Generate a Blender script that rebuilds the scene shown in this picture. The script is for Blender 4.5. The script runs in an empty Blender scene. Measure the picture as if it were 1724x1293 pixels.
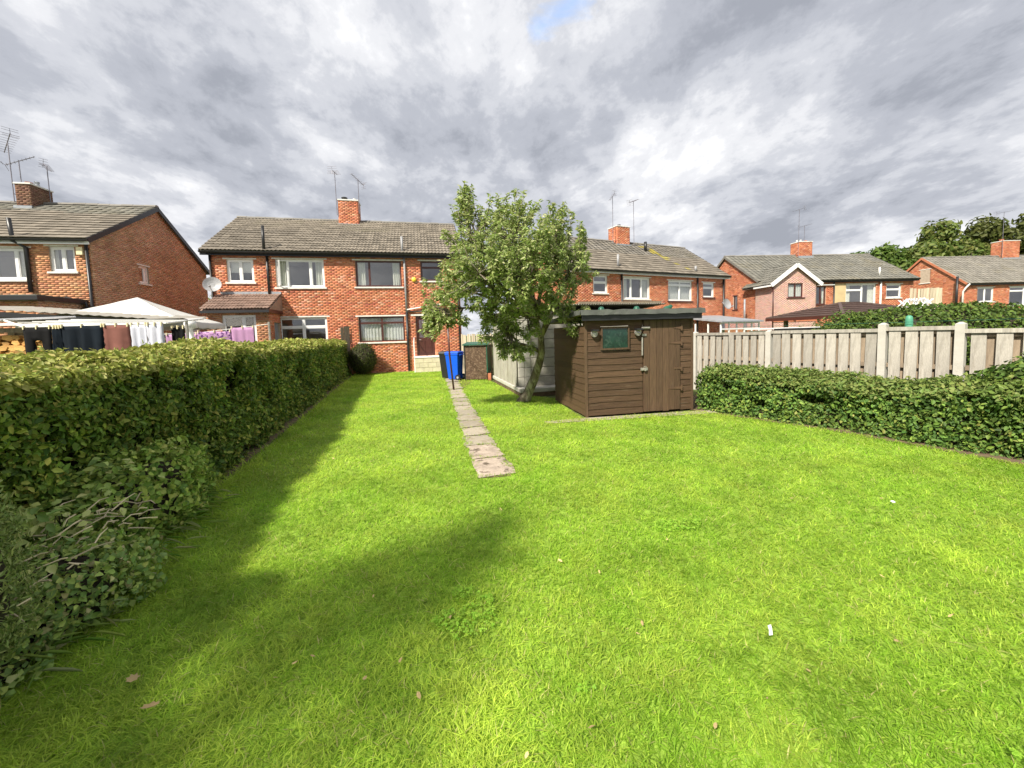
import bpy, math
import numpy as np
from mathutils import Matrix, Vector
R = math.radians
rng = np.random.default_rng(7)
S = bpy.context.scene
COL = S.collection

# ------------------------------------------------------------------ camera
cam = bpy.data.cameras.new('camera'); camo = bpy.data.objects.new('camera', cam); COL.objects.link(camo)
cam.sensor_width = 36; cam.lens = 650 / 1724 * 36; cam.shift_y = -(646.5 - 607.4) / 1724
cam.clip_start = 0.05; cam.clip_end = 3000
camo.matrix_world = Matrix.Translation((0, 0, 1.5)) @ Matrix.Rotation(R(90 - 4.0), 4, 'X') @ Matrix.Rotation(R(-1.7), 4, 'Z')
S.camera = camo
# ------------------------------------------------------------------ light
SUN_AZ, SUN_EL = 37.0, 45.0          # light travels towards (+sin az, +cos az)
LD = Vector((math.sin(R(SUN_AZ)) * math.cos(R(SUN_EL)), math.cos(R(SUN_AZ)) * math.cos(R(SUN_EL)), -math.sin(R(SUN_EL))))
sun = bpy.data.lights.new('sun', 'SUN'); sun.energy = 1.75; sun.angle = R(3.0); sun.color = (1, .93, .8)
suno = bpy.data.objects.new('sun', sun); COL.objects.link(suno); suno.location = (-20, -20, 30)
suno.rotation_euler = LD.to_track_quat('-Z', 'Y').to_euler()
W = bpy.data.worlds.new('World'); S.world = W; W.use_nodes = True
nt = W.node_tree; nd = nt.nodes; lk = nt.links
for n in list(nd): nd.remove(n)
def wn(t, **k):
    n = nd.new(t)
    for a, b in k.items(): setattr(n, a, b)
    return n
out = wn('ShaderNodeOutputWorld'); bg = wn('ShaderNodeBackground'); bg.inputs[1].default_value = 0.1
lk.new(bg.outputs[0], out.inputs[0])
sky = wn('ShaderNodeTexSky', sky_type='NISHITA', sun_disc=False); sky.sun_elevation = R(SUN_EL)
sky.sun_rotation = math.atan2(-LD.x, -LD.y)
tc = wn('ShaderNodeTexCoord'); sep = wn('ShaderNodeSeparateXYZ'); lk.new(tc.outputs['Generated'], sep.inputs[0])
def math_(op, a, b=None, clamp=False):
    n = wn('ShaderNodeMath', operation=op, use_clamp=clamp)
    for i, q in enumerate((a, b)):
        if q is None: continue
        if isinstance(q, (int, float)): n.inputs[i].default_value = q
        else: lk.new(q, n.inputs[i])
    return n.outputs[0]
zz = math_('ADD', math_('MAXIMUM', sep.outputs[2], 0.0), 0.26)
cmb = wn('ShaderNodeCombineXYZ'); lk.new(math_('DIVIDE', sep.outputs[0], zz), cmb.inputs[0]); lk.new(math_('DIVIDE', sep.outputs[1], zz), cmb.inputs[1])
def noise_(scale, detail, rough, dist, loc=(0, 0, 0), sc=(1, 1, 1), rot=0):
    m = wn('ShaderNodeMapping'); m.inputs['Location'].default_value = loc; m.inputs['Scale'].default_value = sc; m.inputs['Rotation'].default_value = (0, 0, R(rot))
    lk.new(cmb.outputs[0], m.inputs[0])
    n = wn('ShaderNodeTexNoise'); n.inputs['Scale'].default_value = scale; n.inputs['Detail'].default_value = detail
    n.inputs['Roughness'].default_value = rough; n.inputs['Distortion'].default_value = dist
    lk.new(m.outputs[0], n.inputs['Vector']); return n.outputs['Fac']
def ramp_(fac, stops, ease='LINEAR'):
    r = wn('ShaderNodeValToRGB'); r.color_ramp.interpolation = ease; lk.new(fac, r.inputs[0])
    e = r.color_ramp.elements
    while len(e) < len(stops): e.new(0.5)
    for q, (p, c) in zip(e, stops): q.position = p; q.color = (*c, 1) if len(c) == 3 else c
    return r.outputs[0]
def mix_(fac, a, b):
    m = wn('ShaderNodeMixRGB')
    if isinstance(fac, (int, float)): m.inputs[0].default_value = fac
    else: lk.new(fac, m.inputs[0])
    for i, q in ((1, a), (2, b)):
        if isinstance(q, tuple): m.inputs[i].default_value = (*q, 1)
        else: lk.new(q, m.inputs[i])
    return m.outputs[0]
n1 = noise_(0.95, 12, .52, .15, (3.6, 1.9, 0), (1.0, .95, 1), 15)
n2 = noise_(2.7, 14, .62, .2, (7.7, 2.2, 0), (1.08, .9, 1), 32)
n3 = noise_(8.0, 10, .65, .2, (1.7, 5.2, 0), (1.1, .85, 1), 36)
nmix = math_('ADD', math_('ADD', math_('MULTIPLY', n1, .48), math_('MULTIPLY', n2, .37)), math_('MULTIPLY', n3, .15))
cloud = ramp_(nmix, [(.41, (.86, .91, 1.04)), (.465, (1.15, 1.2, 1.34)), (.51, (1.5, 1.54, 1.66)), (.55, (1.9, 1.92, 2.0)), (.61, (2.5, 2.5, 2.52))], 'EASE')
# one ragged opening to the blue in view
sb = wn('ShaderNodeVectorMath', operation='SUBTRACT'); lk.new(cmb.outputs[0], sb.inputs[0]); sb.inputs[1].default_value = (.155, .875, 0)
mr = wn('ShaderNodeMapping'); mr.inputs['Rotation'].default_value = (0, 0, R(38)); lk.new(sb.outputs[0], mr.inputs[0])
ms = wn('ShaderNodeMapping'); ms.inputs['Scale'].default_value = (.8, 2.6, 1); lk.new(mr.outputs[0], ms.inputs[0])
dist = wn('ShaderNodeVectorMath', operation='LENGTH'); lk.new(ms.outputs[0], dist.inputs[0])
gapn = math_('SUBTRACT', noise_(5.0, 9, .62, .8, (12.3, 4.6, 0), (1, 1, 1), 10), math_('MULTIPLY', math_('MINIMUM', dist.outputs['Value'], .3), 2.0))
gap = ramp_(gapn, [(.3, (0, 0, 0)), (.5, (.62, .62, .62))])
lk.new(mix_(gap, cloud, sky.outputs[0]), bg.inputs[0])
S.view_settings.view_transform = 'Standard'; S.view_settings.look = 'None'; S.view_settings.gamma = 1
S.view_settings.use_curve_mapping = False; S.view_settings.exposure = 2.22
S.cycles.use_denoising = True; S.cycles.max_bounces = 10; S.cycles.diffuse_bounces = 8; S.cycles.transparent_max_bounces = 12

# ------------------------------------------------------------------ materials
def mat(name, c=(.5, .5, .5), rough=.75, var=.18, scale=5, stretch=(1, 1, 1), bump=0, bscale=60, attr=False, orand=0, metal=0, spec=.4, transl=0, dirt=None, dirt_scale=2, dirt_at=(.5, .7), fine=0):
    m = bpy.data.materials.new(name); m.use_nodes = True
    t = m.node_tree; N = t.nodes; L = t.links
    p = N['Principled BSDF']; o = N['Material Output']
    p.inputs['Roughness'].default_value = rough; p.inputs['Metallic'].default_value = metal; p.inputs['Specular IOR Level'].default_value = spec
    co = N.new('ShaderNodeTexCoord'); mp = N.new('ShaderNodeMapping'); mp.inputs['Scale'].default_value = stretch
    L.new(co.outputs['Object'], mp.inputs[0])
    if attr:
        a = N.new('ShaderNodeAttribute'); a.attribute_name = 'col'; cur = a.outputs['Color']
    else:
        a = N.new('ShaderNodeRGB'); a.outputs[0].default_value = (*c, 1); cur = a.outputs[0]
    def noise(s, d=6, r=.6):
        n = N.new('ShaderNodeTexNoise'); n.inputs['Scale'].default_value = s; n.inputs['Detail'].default_value = d; n.inputs['Roughness'].default_value = r
        L.new(mp.outputs[0], n.inputs['Vector']); return n.outputs['Fac']
    def mul(cur, fac_out, lo, hi):
        r = N.new('ShaderNodeMapRange'); r.inputs[1].default_value = .3; r.inputs[2].default_value = .7; r.inputs[3].default_value = lo; r.inputs[4].default_value = hi
        L.new(fac_out, r.inputs[0])
        v = N.new('ShaderNodeVectorMath'); v.operation = 'SCALE'; L.new(cur, v.inputs[0]); L.new(r.outputs[0], v.inputs['Scale']); return v.outputs[0]
    if var: cur = mul(cur, noise(scale), 1 - var, 1 + var)
    if fine: cur = mul(cur, noise(scale * 9, 3), 1 - fine, 1 + fine)
    if orand:
        oi = N.new('ShaderNodeObjectInfo'); r = N.new('ShaderNodeMapRange'); r.inputs[3].default_value = 1 - orand; r.inputs[4].default_value = 1 + orand
        L.new(oi.outputs['Random'], r.inputs[0]); v = N.new('ShaderNodeVectorMath'); v.operation = 'SCALE'; L.new(cur, v.inputs[0]); L.new(r.outputs[0], v.inputs['Scale']); cur = v.outputs[0]
    if dirt:
        r = N.new('ShaderNodeMapRange'); r.inputs[1].default_value = dirt_at[0]; r.inputs[2].default_value = dirt_at[1]; L.new(noise(dirt_scale, 8, .65), r.inputs[0])
        x = N.new('ShaderNodeMixRGB'); L.new(r.outputs[0], x.inputs[0]); L.new(cur, x.inputs[1]); x.inputs[2].default_value = (*dirt, 1); cur = x.outputs[0]
    L.new(cur, p.inputs['Base Color'])
    if bump:
        b = N.new('ShaderNodeBump'); b.inputs['Strength'].default_value = bump; b.inputs['Distance'].default_value = .01; L.new(noise(bscale, 5), b.inputs['Height']); L.new(b.outputs[0], p.inputs['Normal'])
    if transl:
        tr = N.new('ShaderNodeBsdfTranslucent'); L.new(cur, tr.inputs[0]); mx = N.new('ShaderNodeMixShader'); mx.inputs[0].default_value = transl
        L.new(p.outputs[0], mx.inputs[1]); L.new(tr.outputs[0], mx.inputs[2]); L.new(mx.outputs[0], o.inputs[0])
    return m
def glassmat(name, tint=(1, 1, 1), refl=.13):
    m = bpy.data.materials.new(name); m.use_nodes = True; t = m.node_tree; N = t.nodes; L = t.links
    N.remove(N['Principled BSDF']); o = N['Material Output']
    tr = N.new('ShaderNodeBsdfTransparent'); tr.inputs[0].default_value = (*tint, 1); g = N.new('ShaderNodeBsdfGlossy'); g.inputs['Roughness'].default_value = .02
    f = N.new('ShaderNodeLayerWeight'); pw = N.new('ShaderNodeMath'); pw.operation = 'POWER'; pw.inputs[1].default_value = 4; L.new(f.outputs['Facing'], pw.inputs[0]); ad = N.new('ShaderNodeMath'); ad.inputs[1].default_value = refl; L.new(pw.outputs[0], ad.inputs[0])
    ad.use_clamp = True
    nz = N.new('ShaderNodeTexNoise'); nz.inputs['Scale'].default_value = 1.3; bp = N.new('ShaderNodeBump'); bp.inputs['Strength'].default_value = .12; bp.inputs['Distance'].default_value = .02
    L.new(nz.outputs['Fac'], bp.inputs['Height']); L.new(bp.outputs[0], g.inputs['Normal'])
    mx = N.new('ShaderNodeMixShader'); L.new(ad.outputs[0], mx.inputs[0]); L.new(tr.outputs[0], mx.inputs[1]); L.new(g.outputs[0], mx.inputs[2]); L.new(mx.outputs[0], o.inputs[0])
    return m
M = dict(
 brick=mat('brick', attr=True, var=.2, scale=.9, fine=.12, rough=.88, spec=.2, bump=.3, bscale=30),
 mortar=mat('mortar', (.45, .36, .28), var=.15, rough=.95, spec=.1),
 mortar_b=mat('mortar_brown', (.36, .29, .22), var=.15, rough=.95, spec=.1),
 tile=mat('roof_tile', (.195, .17, .138), rough=.85, var=.22, scale=3, orand=.22, dirt=(.2, .175, .11), dirt_scale=1.5, dirt_at=(.52, .75), spec=.25, bump=.3, bscale=25),
 tilej=mat('roof_tile_run', attr=True, rough=.85, var=.2, scale=1.2, spec=.25, dirt=(.2, .18, .13), dirt_scale=.8, dirt_at=(.52, .75)),
 tilered=mat('porch_tile', (.28, .19, .15), rough=.85, var=.2, orand=.18, scale=3),
 lichen=mat('lichen_tile', (.28, .24, .07), rough=.9, var=.3, orand=.2, scale=6),
 ridge=mat('ridge_tile', (.19, .178, .158), rough=.85, var=.2, orand=.12, scale=3),
 white=mat('white_plastic', (.8, .8, .8), rough=.35, var=.04, spec=.5),
 brownp=mat('brown_plastic', (.075, .025, .02), rough=.35, var=.1, spec=.5),
 blackp=mat('black_plastic', (.018, .018, .02), rough=.4, var=.2, spec=.5),
 greyp=mat('grey_pipe', (.3, .3, .31), rough=.5, var=.2),
 glass=glassmat('window_glass'),
 net=mat('net_curtain', (.8, .84, .78), rough=.9, var=.08, scale=8, transl=.3),
 curtain=mat('curtain', (.72, .75, .66), rough=.9, var=.1, transl=.2),
 room=mat('room_wall', (.35, .32, .28), rough=.9, var=.05),
 stone=mat('concrete_sill', (.7, .69, .65), rough=.85, var=.15, scale=7, dirt=(.3, .27, .22), dirt_scale=3, dirt_at=(.58, .8)),
 lead=mat('lead', (.3, .32, .35), rough=.55, var=.2, scale=5, metal=.2),
 conc=mat('concrete', (.38, .36, .31), rough=.9, var=.16, scale=3, bump=.3, bscale=50, dirt=(.28, .26, .2), dirt_scale=1.7, dirt_at=(.52, .8), fine=.08),
 concw=mat('pale_concrete_post', (.48, .46, .41), rough=.9, var=.12, scale=5, bump=.25, bscale=80, dirt=(.42, .4, .33), dirt_scale=3, dirt_at=(.56, .8)),
 slab=mat('paving', (.34, .3, .235), rough=.95, var=.2, scale=5, bump=.6, bscale=30, orand=.12, dirt=(.2, .16, .1), dirt_scale=5, dirt_at=(.52, .68), fine=.12),
 slabw=mat('worn_paving', (.38, .31, .25), rough=.95, var=.25, scale=6, bump=1, bscale=18, dirt=(.11, .085, .06), dirt_scale=7, dirt_at=(.55, .63), fine=.15),
 shed=mat('shed_board', (.085, .05, .028), rough=.7, var=.3, scale=4, stretch=(1, 8, 14), orand=.2, bump=.4, bscale=14, fine=.15, spec=.3, dirt=(.135, .1, .07), dirt_scale=3, dirt_at=(.58, .75)),
 shedv=mat('shed_door_board', (.095, .058, .034), rough=.7, var=.3, scale=4, stretch=(14, 8, 1), orand=.14, bump=.4, bscale=14, fine=.15, spec=.3, dirt=(.135, .1, .07), dirt_scale=3, dirt_at=(.58, .75)),
 felt=mat('roof_felt', (.085, .09, .083), rough=.9, var=.25, scale=5, bump=.5, bscale=50, dirt=(.1, .11, .095), dirt_scale=3),
 green=mat('dark_green_plastic', (.015, .09, .055), rough=.4, var=.2),
 steel=mat('galvanised_steel', (.42, .4, .36), rough=.45, metal=.6, var=.25, scale=12),
 rust=mat('painted_hinge', (.11, .065, .038), rough=.6, var=.3, scale=15),
 fence=mat('weathered_fence', (.37, .345, .3), rough=.85, var=.25, scale=3, stretch=(8, 8, .8), orand=.2, bump=.4, bscale=20, fine=.14, dirt=(.27, .235, .185), dirt_scale=2.5, dirt_at=(.54, .75)),
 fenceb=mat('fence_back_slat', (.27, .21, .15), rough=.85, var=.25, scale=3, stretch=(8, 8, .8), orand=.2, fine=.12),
 fencep=mat('pale_fence', (.48, .41, .3), rough=.85, var=.2, scale=3, stretch=(8, 8, .8), orand=.15),
 bark=mat('bark', (.13, .105, .078), rough=.95, var=.5, scale=11, stretch=(1, 1, .4), bump=1.6, bscale=22, dirt=(.34, .31, .24), dirt_scale=6, dirt_at=(.5, .6), fine=.25),
 twig=mat('twig', (.035, .026, .018), rough=.95, var=.35, scale=20),
 leaf=mat('leaf', attr=True, rough=.5, var=.12, scale=30, spec=.35, transl=.42),
 leafd=mat('hedge_leaf', attr=True, rough=.52, var=.14, scale=30, spec=.22, transl=.28),
 grass=mat('grass_blade', attr=True, rough=.55, var=.1, scale=2, spec=.25, transl=.5),
 thatch=mat('lawn_thatch', (.21, .33, .035), rough=.95, var=.35, scale=14, bump=.6, bscale=60, fine=.25, dirt=(.34, .36, .08), dirt_scale=6, dirt_at=(.55, .85)),
 ground=mat('rough_ground', (.1, .14, .03), rough=.95, var=.3, scale=3, dirt=(.12, .09, .05), dirt_scale=.6, dirt_at=(.5, .65)),
 soil=mat('soil', (.13, .09, .055), rough=.97, var=.4, scale=12, bump=1, bscale=30, fine=.2),
 blue=mat('blue_plastic', (.005, .09, .62), rough=.38, var=.08, scale=3, spec=.5),
 bunk=mat('brown_board', (.085, .05, .03), rough=.8, var=.3, scale=14, dirt=(.19, .13, .085), dirt_scale=16, dirt_at=(.5, .62)),
 tent=mat('white_canvas', (.66, .65, .62), rough=.8, var=.06, scale=2, transl=.12, dirt=(.6, .58, .52), dirt_scale=2, dirt_at=(.6, .85)),
 corr=mat('corrugated_sheet', (.34, .32, .28), rough=.85, var=.25, scale=3, dirt=(.2, .18, .13), dirt_scale=3),
 oldwood=mat('old_timber', (.2, .165, .12), rough=.9, var=.3, scale=5, stretch=(6, 6, 1), orand=.15, fine=.15),
 log=mat('split_log', (.55, .31, .1), rough=.85, var=.3, scale=9, orand=.35, fine=.15),
 navy=mat('navy_cloth', (.004, .008, .014), rough=.9, var=.25, spec=.2),
 blackc=mat('black_cloth', (.005, .005, .006), rough=.9, var=.25, spec=.2),
 browncl=mat('brown_cloth', (.2, .085, .07), rough=.9, var=.15, spec=.2, transl=.1),
 whitecl=mat('white_cloth', (.6, .61, .7), rough=.9, var=.06, spec=.2, transl=.15),
 mauve=mat('mauve_cloth', (.48, .27, .46), rough=.9, var=.06, spec=.2, transl=.15),
 mauvep=mat('mauve_patterned_cloth', (.5, .3, .5), rough=.9, var=.1, scale=6, spec=.2, dirt=(.1, .035, .16), dirt_scale=16, dirt_at=(.5, .54), transl=.1),
 rope=mat('line', (.7, .7, .68), rough=.7, var=.05),
 metalp=mat('aerial_metal', (.2, .19, .22), rough=.5, metal=.5, var=.2),
 pink=mat('pink_render', attr=True, rough=.9, var=.08, scale=2, spec=.1),
 pinkm=mat('pink_mortar', (.58, .37, .31), rough=.9, var=.1),
 yellow=mat('yellow_alarm', (.85, .62, .06), rough=.4, var=.05),
 cream=mat('cream_box', (.75, .66, .42), rough=.5, var=.05),
 brass=mat('step_stone', (.58, .52, .38), rough=.9, var=.15, scale=4),
 terrac=mat('terracotta', (.48, .17, .09), rough=.85, var=.2),
 brownroof=mat('brown_metal_tile', (.085, .055, .048), rough=.6, var=.2, scale=4),
 beige=mat('beige_canvas', (.62, .48, .27), rough=.9, var=.1, scale=2, transl=.1),
 sheen=mat('shed_window_glass', (.008, .032, .022), rough=.12, var=.5, scale=9, spec=.7, dirt=(.05, .09, .07), dirt_scale=14, dirt_at=(.55, .75)),
 posgreen=mat('mint_post', (.08, .3, .19), rough=.5, var=.08),
 straw=mat('dry_straw', (.6, .5, .34), rough=.9, var=.2, orand=.25),
 fallen=mat('fallen_leaf', (.55, .4, .2), rough=.8, var=.2, orand=.3, transl=.2),
 paper=mat('white_paper', (.85, .85, .88), rough=.7, var=.03),
)
# ------------------------------------------------------------------ helpers
def T(name, label, cat, loc=(0, 0, 0), rz=0, group=None):
    o = bpy.data.objects.new(name, None); COL.objects.link(o); o.location = loc; o.rotation_euler = (0, 0, R(rz)); o.empty_display_size = .2
    o['label'] = label; o['category'] = cat
    if group: o['group'] = group
    return o
def tag(o, label, cat, group=None):
    o['label'] = label; o['category'] = cat
    if group: o['group'] = group
    return o
def link(name, me, m, parent=None, kind=None, smooth=False):
    o = bpy.data.objects.new(name, me); COL.objects.link(o)
    if m is not None and len(me.materials) == 0: me.materials.append(m)
    if parent: o.parent = parent
    if kind: o['kind'] = kind
    if smooth: me.polygons.foreach_set('use_smooth', [True] * len(me.polygons))
    return o
def npmesh(name, V, F, C=None):
    """V (n,3); F list of (k,m) index arrays; C (n,3) colours"""
    me = bpy.data.meshes.new(name); V = np.asarray(V, np.float32)
    me.vertices.add(len(V)); me.vertices.foreach_set('co', V.ravel())
    li = np.concatenate([f.ravel() for f in F]).astype(np.int32); tot = np.concatenate([np.full(len(f), f.shape[1]) for f in F]).astype(np.int32)
    st = np.concatenate([[0], np.cumsum(tot)[:-1]]).astype(np.int32)
    me.loops.add(len(li)); me.loops.foreach_set('vertex_index', li); me.polygons.add(len(tot)); me.polygons.foreach_set('loop_start', st); me.polygons.foreach_set('loop_total', tot)
    if C is not None:
        a = me.attributes.new('col', 'FLOAT_COLOR', 'POINT'); C4 = np.ones((len(V), 4), np.float32); C4[:, :3] = C; a.data.foreach_set('color', C4.ravel())
    me.update(calc_edges=True); me.validate(); return me
class MB:
    def __init__(s): s.v = []; s.f = []
    def add(s, pts, faces):
        b = len(s.v); s.v += [tuple(float(q) for q in p) for p in pts]; s.f += [tuple(b + i for i in f) for f in faces]; return s
    def box(s, x0, x1, y0, y1, z0, z1):
        return s.add([(x0, y0, z0), (x1, y0, z0), (x1, y1, z0), (x0, y1, z0), (x0, y0, z1), (x1, y0, z1), (x1, y1, z1), (x0, y1, z1)],
                     [(0, 3, 2, 1), (4, 5, 6, 7), (0, 1, 5, 4), (1, 2, 6, 5), (2, 3, 7, 6), (3, 0, 4, 7)])
    def obox(s, p, q, w, h, up=(0, 0, 1)):
        """box beam from p to q of width w (sideways) and height h (along up)"""
        p = Vector(p); q = Vector(q); d = (q - p).normalized(); sd = d.cross(Vector(up)).normalized(); u = sd.cross(d).normalized()
        a = [(-1, -1), (1, -1), (1, 1), (-1, 1)]
        return s.add([p + sd * i * w / 2 + u * j * h / 2 for i, j in a] + [q + sd * i * w / 2 + u * j * h / 2 for i, j in a],
                     [(3, 2, 1, 0), (4, 5, 6, 7), (0, 1, 5, 4), (1, 2, 6, 5), (2, 3, 7, 6), (3, 0, 4, 7)])
    def prism(s, prof, d):
        """polygon (3d points) extruded by vector d"""
        n = len(prof); d = Vector(d); P = [Vector(p) for p in prof]
        return s.add(P + [p + d for p in P], [tuple(range(n))[::-1], tuple(range(n, 2 * n))] + [(i, (i + 1) % n, n + (i + 1) % n, n + i) for i in range(n)])
    def tube(s, pts, rad, n=8, cap=True):
        pts = [Vector(p) for p in pts]; rad = rad if hasattr(rad, '__len__') else [rad] * len(pts); V = []; prev = None
        for i, p in enumerate(pts):
            d = (pts[min(i + 1, len(pts) - 1)] - pts[max(i - 1, 0)]).normalized()
            a = prev if prev is not None else (Vector((1, 0, 0)) if abs(d.x) < .8 else Vector((0, 1, 0)))
            a = (a - d * a.dot(d)).normalized(); prev = a; b = d.cross(a)
            V += [p + (a * math.cos(2 * math.pi * k / n) + b * math.sin(2 * math.pi * k / n)) * rad[i] for k in range(n)]
        F = [(i * n + k, i * n + (k + 1) % n, (i + 1) * n + (k + 1) % n, (i + 1) * n + k) for i in range(len(pts) - 1) for k in range(n)]
        if cap: F += [tuple(range(n))[::-1], tuple(range((len(pts) - 1) * n, len(pts) * n))]
        return s.add(V, F)
    def lathe(s, prof, c=(0, 0, 0), n=12, axis='z'):
        V = []
        for r, z in prof:
            for k in range(n):
                a = 2 * math.pi * k / n; x, y = r * math.cos(a), r * math.sin(a)
                V.append((c[0] + x, c[1] + y, c[2] + z) if axis == 'z' else ((c[0] + x, c[1] + z, c[2] + y) if axis == 'y' else (c[0] + z, c[1] + x, c[2] + y)))
        m = len(prof); F = [(i * n + k, i * n + (k + 1) % n, (i + 1) * n + (k + 1) % n, (i + 1) * n + k) for i in range(m - 1) for k in range(n)]
        F += [tuple(range(n))[::-1], tuple(range((m - 1) * n, m * n))]
        return s.add(V, F)
    def mesh(s, name):
        me = bpy.data.meshes.new(name); me.from_pydata(s.v, [], s.f); me.update(); return me
    def build(s, name, m, parent=None, kind=None, smooth=False, bevel=0):
        o = link(name, s.mesh(name), m, parent, kind, smooth)
        if bevel:
            b = o.modifiers.new('bevel', 'BEVEL'); b.width = bevel; b.segments = 2; b.limit_method = 'ANGLE'
        return o
def hsv(c, k): return tuple(np.clip(np.array(c) * k, 0, 1))
PH = rng.uniform(0, 6.28, (24, 4)); FR = rng.normal(0, 1, (24, 3)); FR /= np.linalg.norm(FR, axis=1)[:, None]
def vn(P, f=1.0, k=0, n=8):
    """cheap smooth noise in about -1..1"""
    P = np.asarray(P, float); s = 0
    for i in range(n):
        j = (i + k * 5) % 24; s = s + np.sin((P @ FR[j]) * f * (1 + .37 * i) * 2 + PH[j, 0] + 1.3 * np.sin((P @ FR[(j + 7) % 24]) * f * 1.7 + PH[j, 1])) / (1 + .25 * i)
    return s / 3.2
def unit(a): return a / np.maximum(np.linalg.norm(a, axis=1), 1e-9)[:, None]
def leaves(name, P, N, D, Ln, Wd, Cc, m, parent=None, kind=None, shape=(.3, .75, 1., .6), fold=.18, curl=.15):
    """each leaf is two bent halves meeting at the midrib"""
    n = len(P); D = unit(D - N * np.sum(D * N, 1)[:, None]); Sd = np.cross(N, D); Ln = np.broadcast_to(Ln, n)[:, None]; Wd = np.broadcast_to(Wd, n)[:, None]
    a, b, wa, wb = shape
    base = P; tip = P + D * Ln - N * Ln * curl
    def side(t, w, sg): return P + D * Ln * t + Sd * sg * Wd * .5 * w + N * (Wd * fold * w - Ln * curl * t * t)
    V = np.stack([base, side(a, wa, 1), side(b, wb, 1), tip, side(b, wb, -1), side(a, wa, -1)], 1).reshape(-1, 3)
    i = np.arange(n)[:, None] * 6
    F = np.concatenate([i + np.array([[0, 1, 2, 3]]), i + np.array([[0, 3, 4, 5]])])
    return link(name, npmesh(name, V, [F], np.repeat(Cc, 6, 0)), m, parent, kind)
def palette(n, cols, w=None, jit=.15):
    cols = np.array(cols); idx = rng.choice(len(cols), n, p=w); C = cols[idx] * rng.uniform(1 - jit, 1 + jit, (n, 1)) * rng.uniform(.93, 1.07, (n, 3)); return np.clip(C, 0, 1)
# ------------------------------------------------------------------ ground
def sheet(name, pts, z, m, kind='structure', parent=None):
    me = bpy.data.meshes.new(name); me.from_pydata([(x, y, z) for x, y in pts], [], [tuple(range(len(pts)))]); me.update()
    o = link(name, me, m, parent)
    if kind: o['kind'] = kind
    return o
sheet('ground', [(-400, -60), (400, -60), (400, 700), (-400, 700)], -.012, M['ground'])
LAWN = [(-1.55, -.6), (-2.62, 2.2), (-3.0, 3.6), (-3.75, 6.3), (-5.1, 10.9), (-6.55, 16.15), (-3.05, 16.9), (-2.15, 13.2), (-1.5, 12.85), (-.78, 12.7), (.1, 9.5), (0.95, 8.7), (1.2, 6.55), (3.3, 6.95), (3.5, 6.75), (4.55, 5.35), (5.05, 4.3), (5.45, 3.3), (5.9, 1.6), (6.3, -.6)]
sheet('lawn', LAWN, -.004, M['thatch'])
sheet('flower_bed', [(3.15, 7.2), (3.5, 6.72), (4.5, 5.3), (5.0, 4.3), (5.4, 3.3), (6.2, -.6), (8, -.6), (8, 5), (5, 10)], 0.0, M['soil'])
sheet('hedge_bed', [(-1.6, -.6), (-2.66, 2.2), (-3.04, 3.6), (-3.8, 6.3), (-5.15, 10.9), (-6.65, 16.15), (-8, 16.15), (-4.5, 3), (-3.2, -.6)], 0.0, M['soil'])
# ------------------------------------------------------------------ houses
BR_RED = ([(.58, .225, .122), (.54, .195, .105), (.47, .158, .087), (.61, .265, .155), (.64, .33, .22), (.38, .118, .076)], [.32, .27, .16, .14, .06, .05])
BR_SHADED = ([(.5, .3, .19), (.46, .27, .17), (.54, .335, .215), (.4, .23, .14)], [.4, .3, .2, .1])  # shade-side bricks: shade put into the brown tone, then lightened to offset it
BR_ORG = ([(.5, .245, .13), (.46, .215, .115), (.54, .285, .155), (.4, .18, .095)], [.4, .3, .2, .1])
BR_CHM = ([(.19, .105, .07), (.165, .085, .058), (.22, .125, .085), (.14, .07, .05)], [.4, .3, .2, .1])
BR_PNK = ([(.64, .42, .36), (.63, .41, .35), (.65, .435, .37), (.62, .4, .34)], [.4, .3, .2, .1])
BL, BH = .204, .067
def brick_arrays(a0, a1, z0, z1, openings, gable, pal, bl=BL, bh=BH, proud=.007, j=.010):
    q = []
    nz = int(math.ceil((z1 - z0) / bh - .3))
    def lim(z):
        if gable is None or z <= gable[2]: return a0, a1
        ar, zr, ze = gable; t = (zr - z) / (zr - ze); return ar + (a0 - ar) * t, ar + (a1 - ar) * t
    for k in range(nz):
        za = z0 + k * bh; zb = za + bh - j
        lo, hi = lim(zb)
        if hi - lo < .1: continue
        iv = [(lo, hi)]
        for (o0, o1, p0, p1) in openings:
            if zb > p0 + .01 and za < p1 - .01:
                nv = []
                for x, y in iv:
                    if o1 <= x or o0 >= y: nv.append((x, y)); continue
                    if o0 > x: nv.append((x, o0))
                    if o1 < y: nv.append((o1, y))
                iv = nv
        off = (k % 2) * bl / 2
        for x, y in iv:
            i0 = math.floor((x - a0 - off) / bl); c = a0 + off + i0 * bl
            while c < y - .02:
                s, e = max(c, x), min(c + bl - j, y)
                if e - s > .025: q.append((s, e, za, zb))
                c += bl
    q = np.array(q); n = len(q)
    C = palette(n, pal[0], pal[1], .1)
    dy = -proud - rng.uniform(0, .004, n)
    a, b, c, d = q.T; z = np.zeros(n)
    V = np.stack([np.stack(p, 1) for p in ((a, z, c), (b, z, c), (b, z, d), (a, z, d), (a, dy, c), (b, dy, c), (b, dy, d), (a, dy, d))], 1).reshape(-1, 3)
    i = np.arange(n)[:, None] * 8
    F = np.concatenate([i + np.array([f]) for f in ((4, 5, 6, 7), (0, 1, 5, 4), (1, 2, 6, 5), (2, 3, 7, 6), (3, 0, 4, 7))])
    return V, F, np.repeat(C, 8, 0)
def place(o, frame):
    o.location = frame[0]; o.rotation_euler = (0, 0, R(frame[1])); return o
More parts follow.
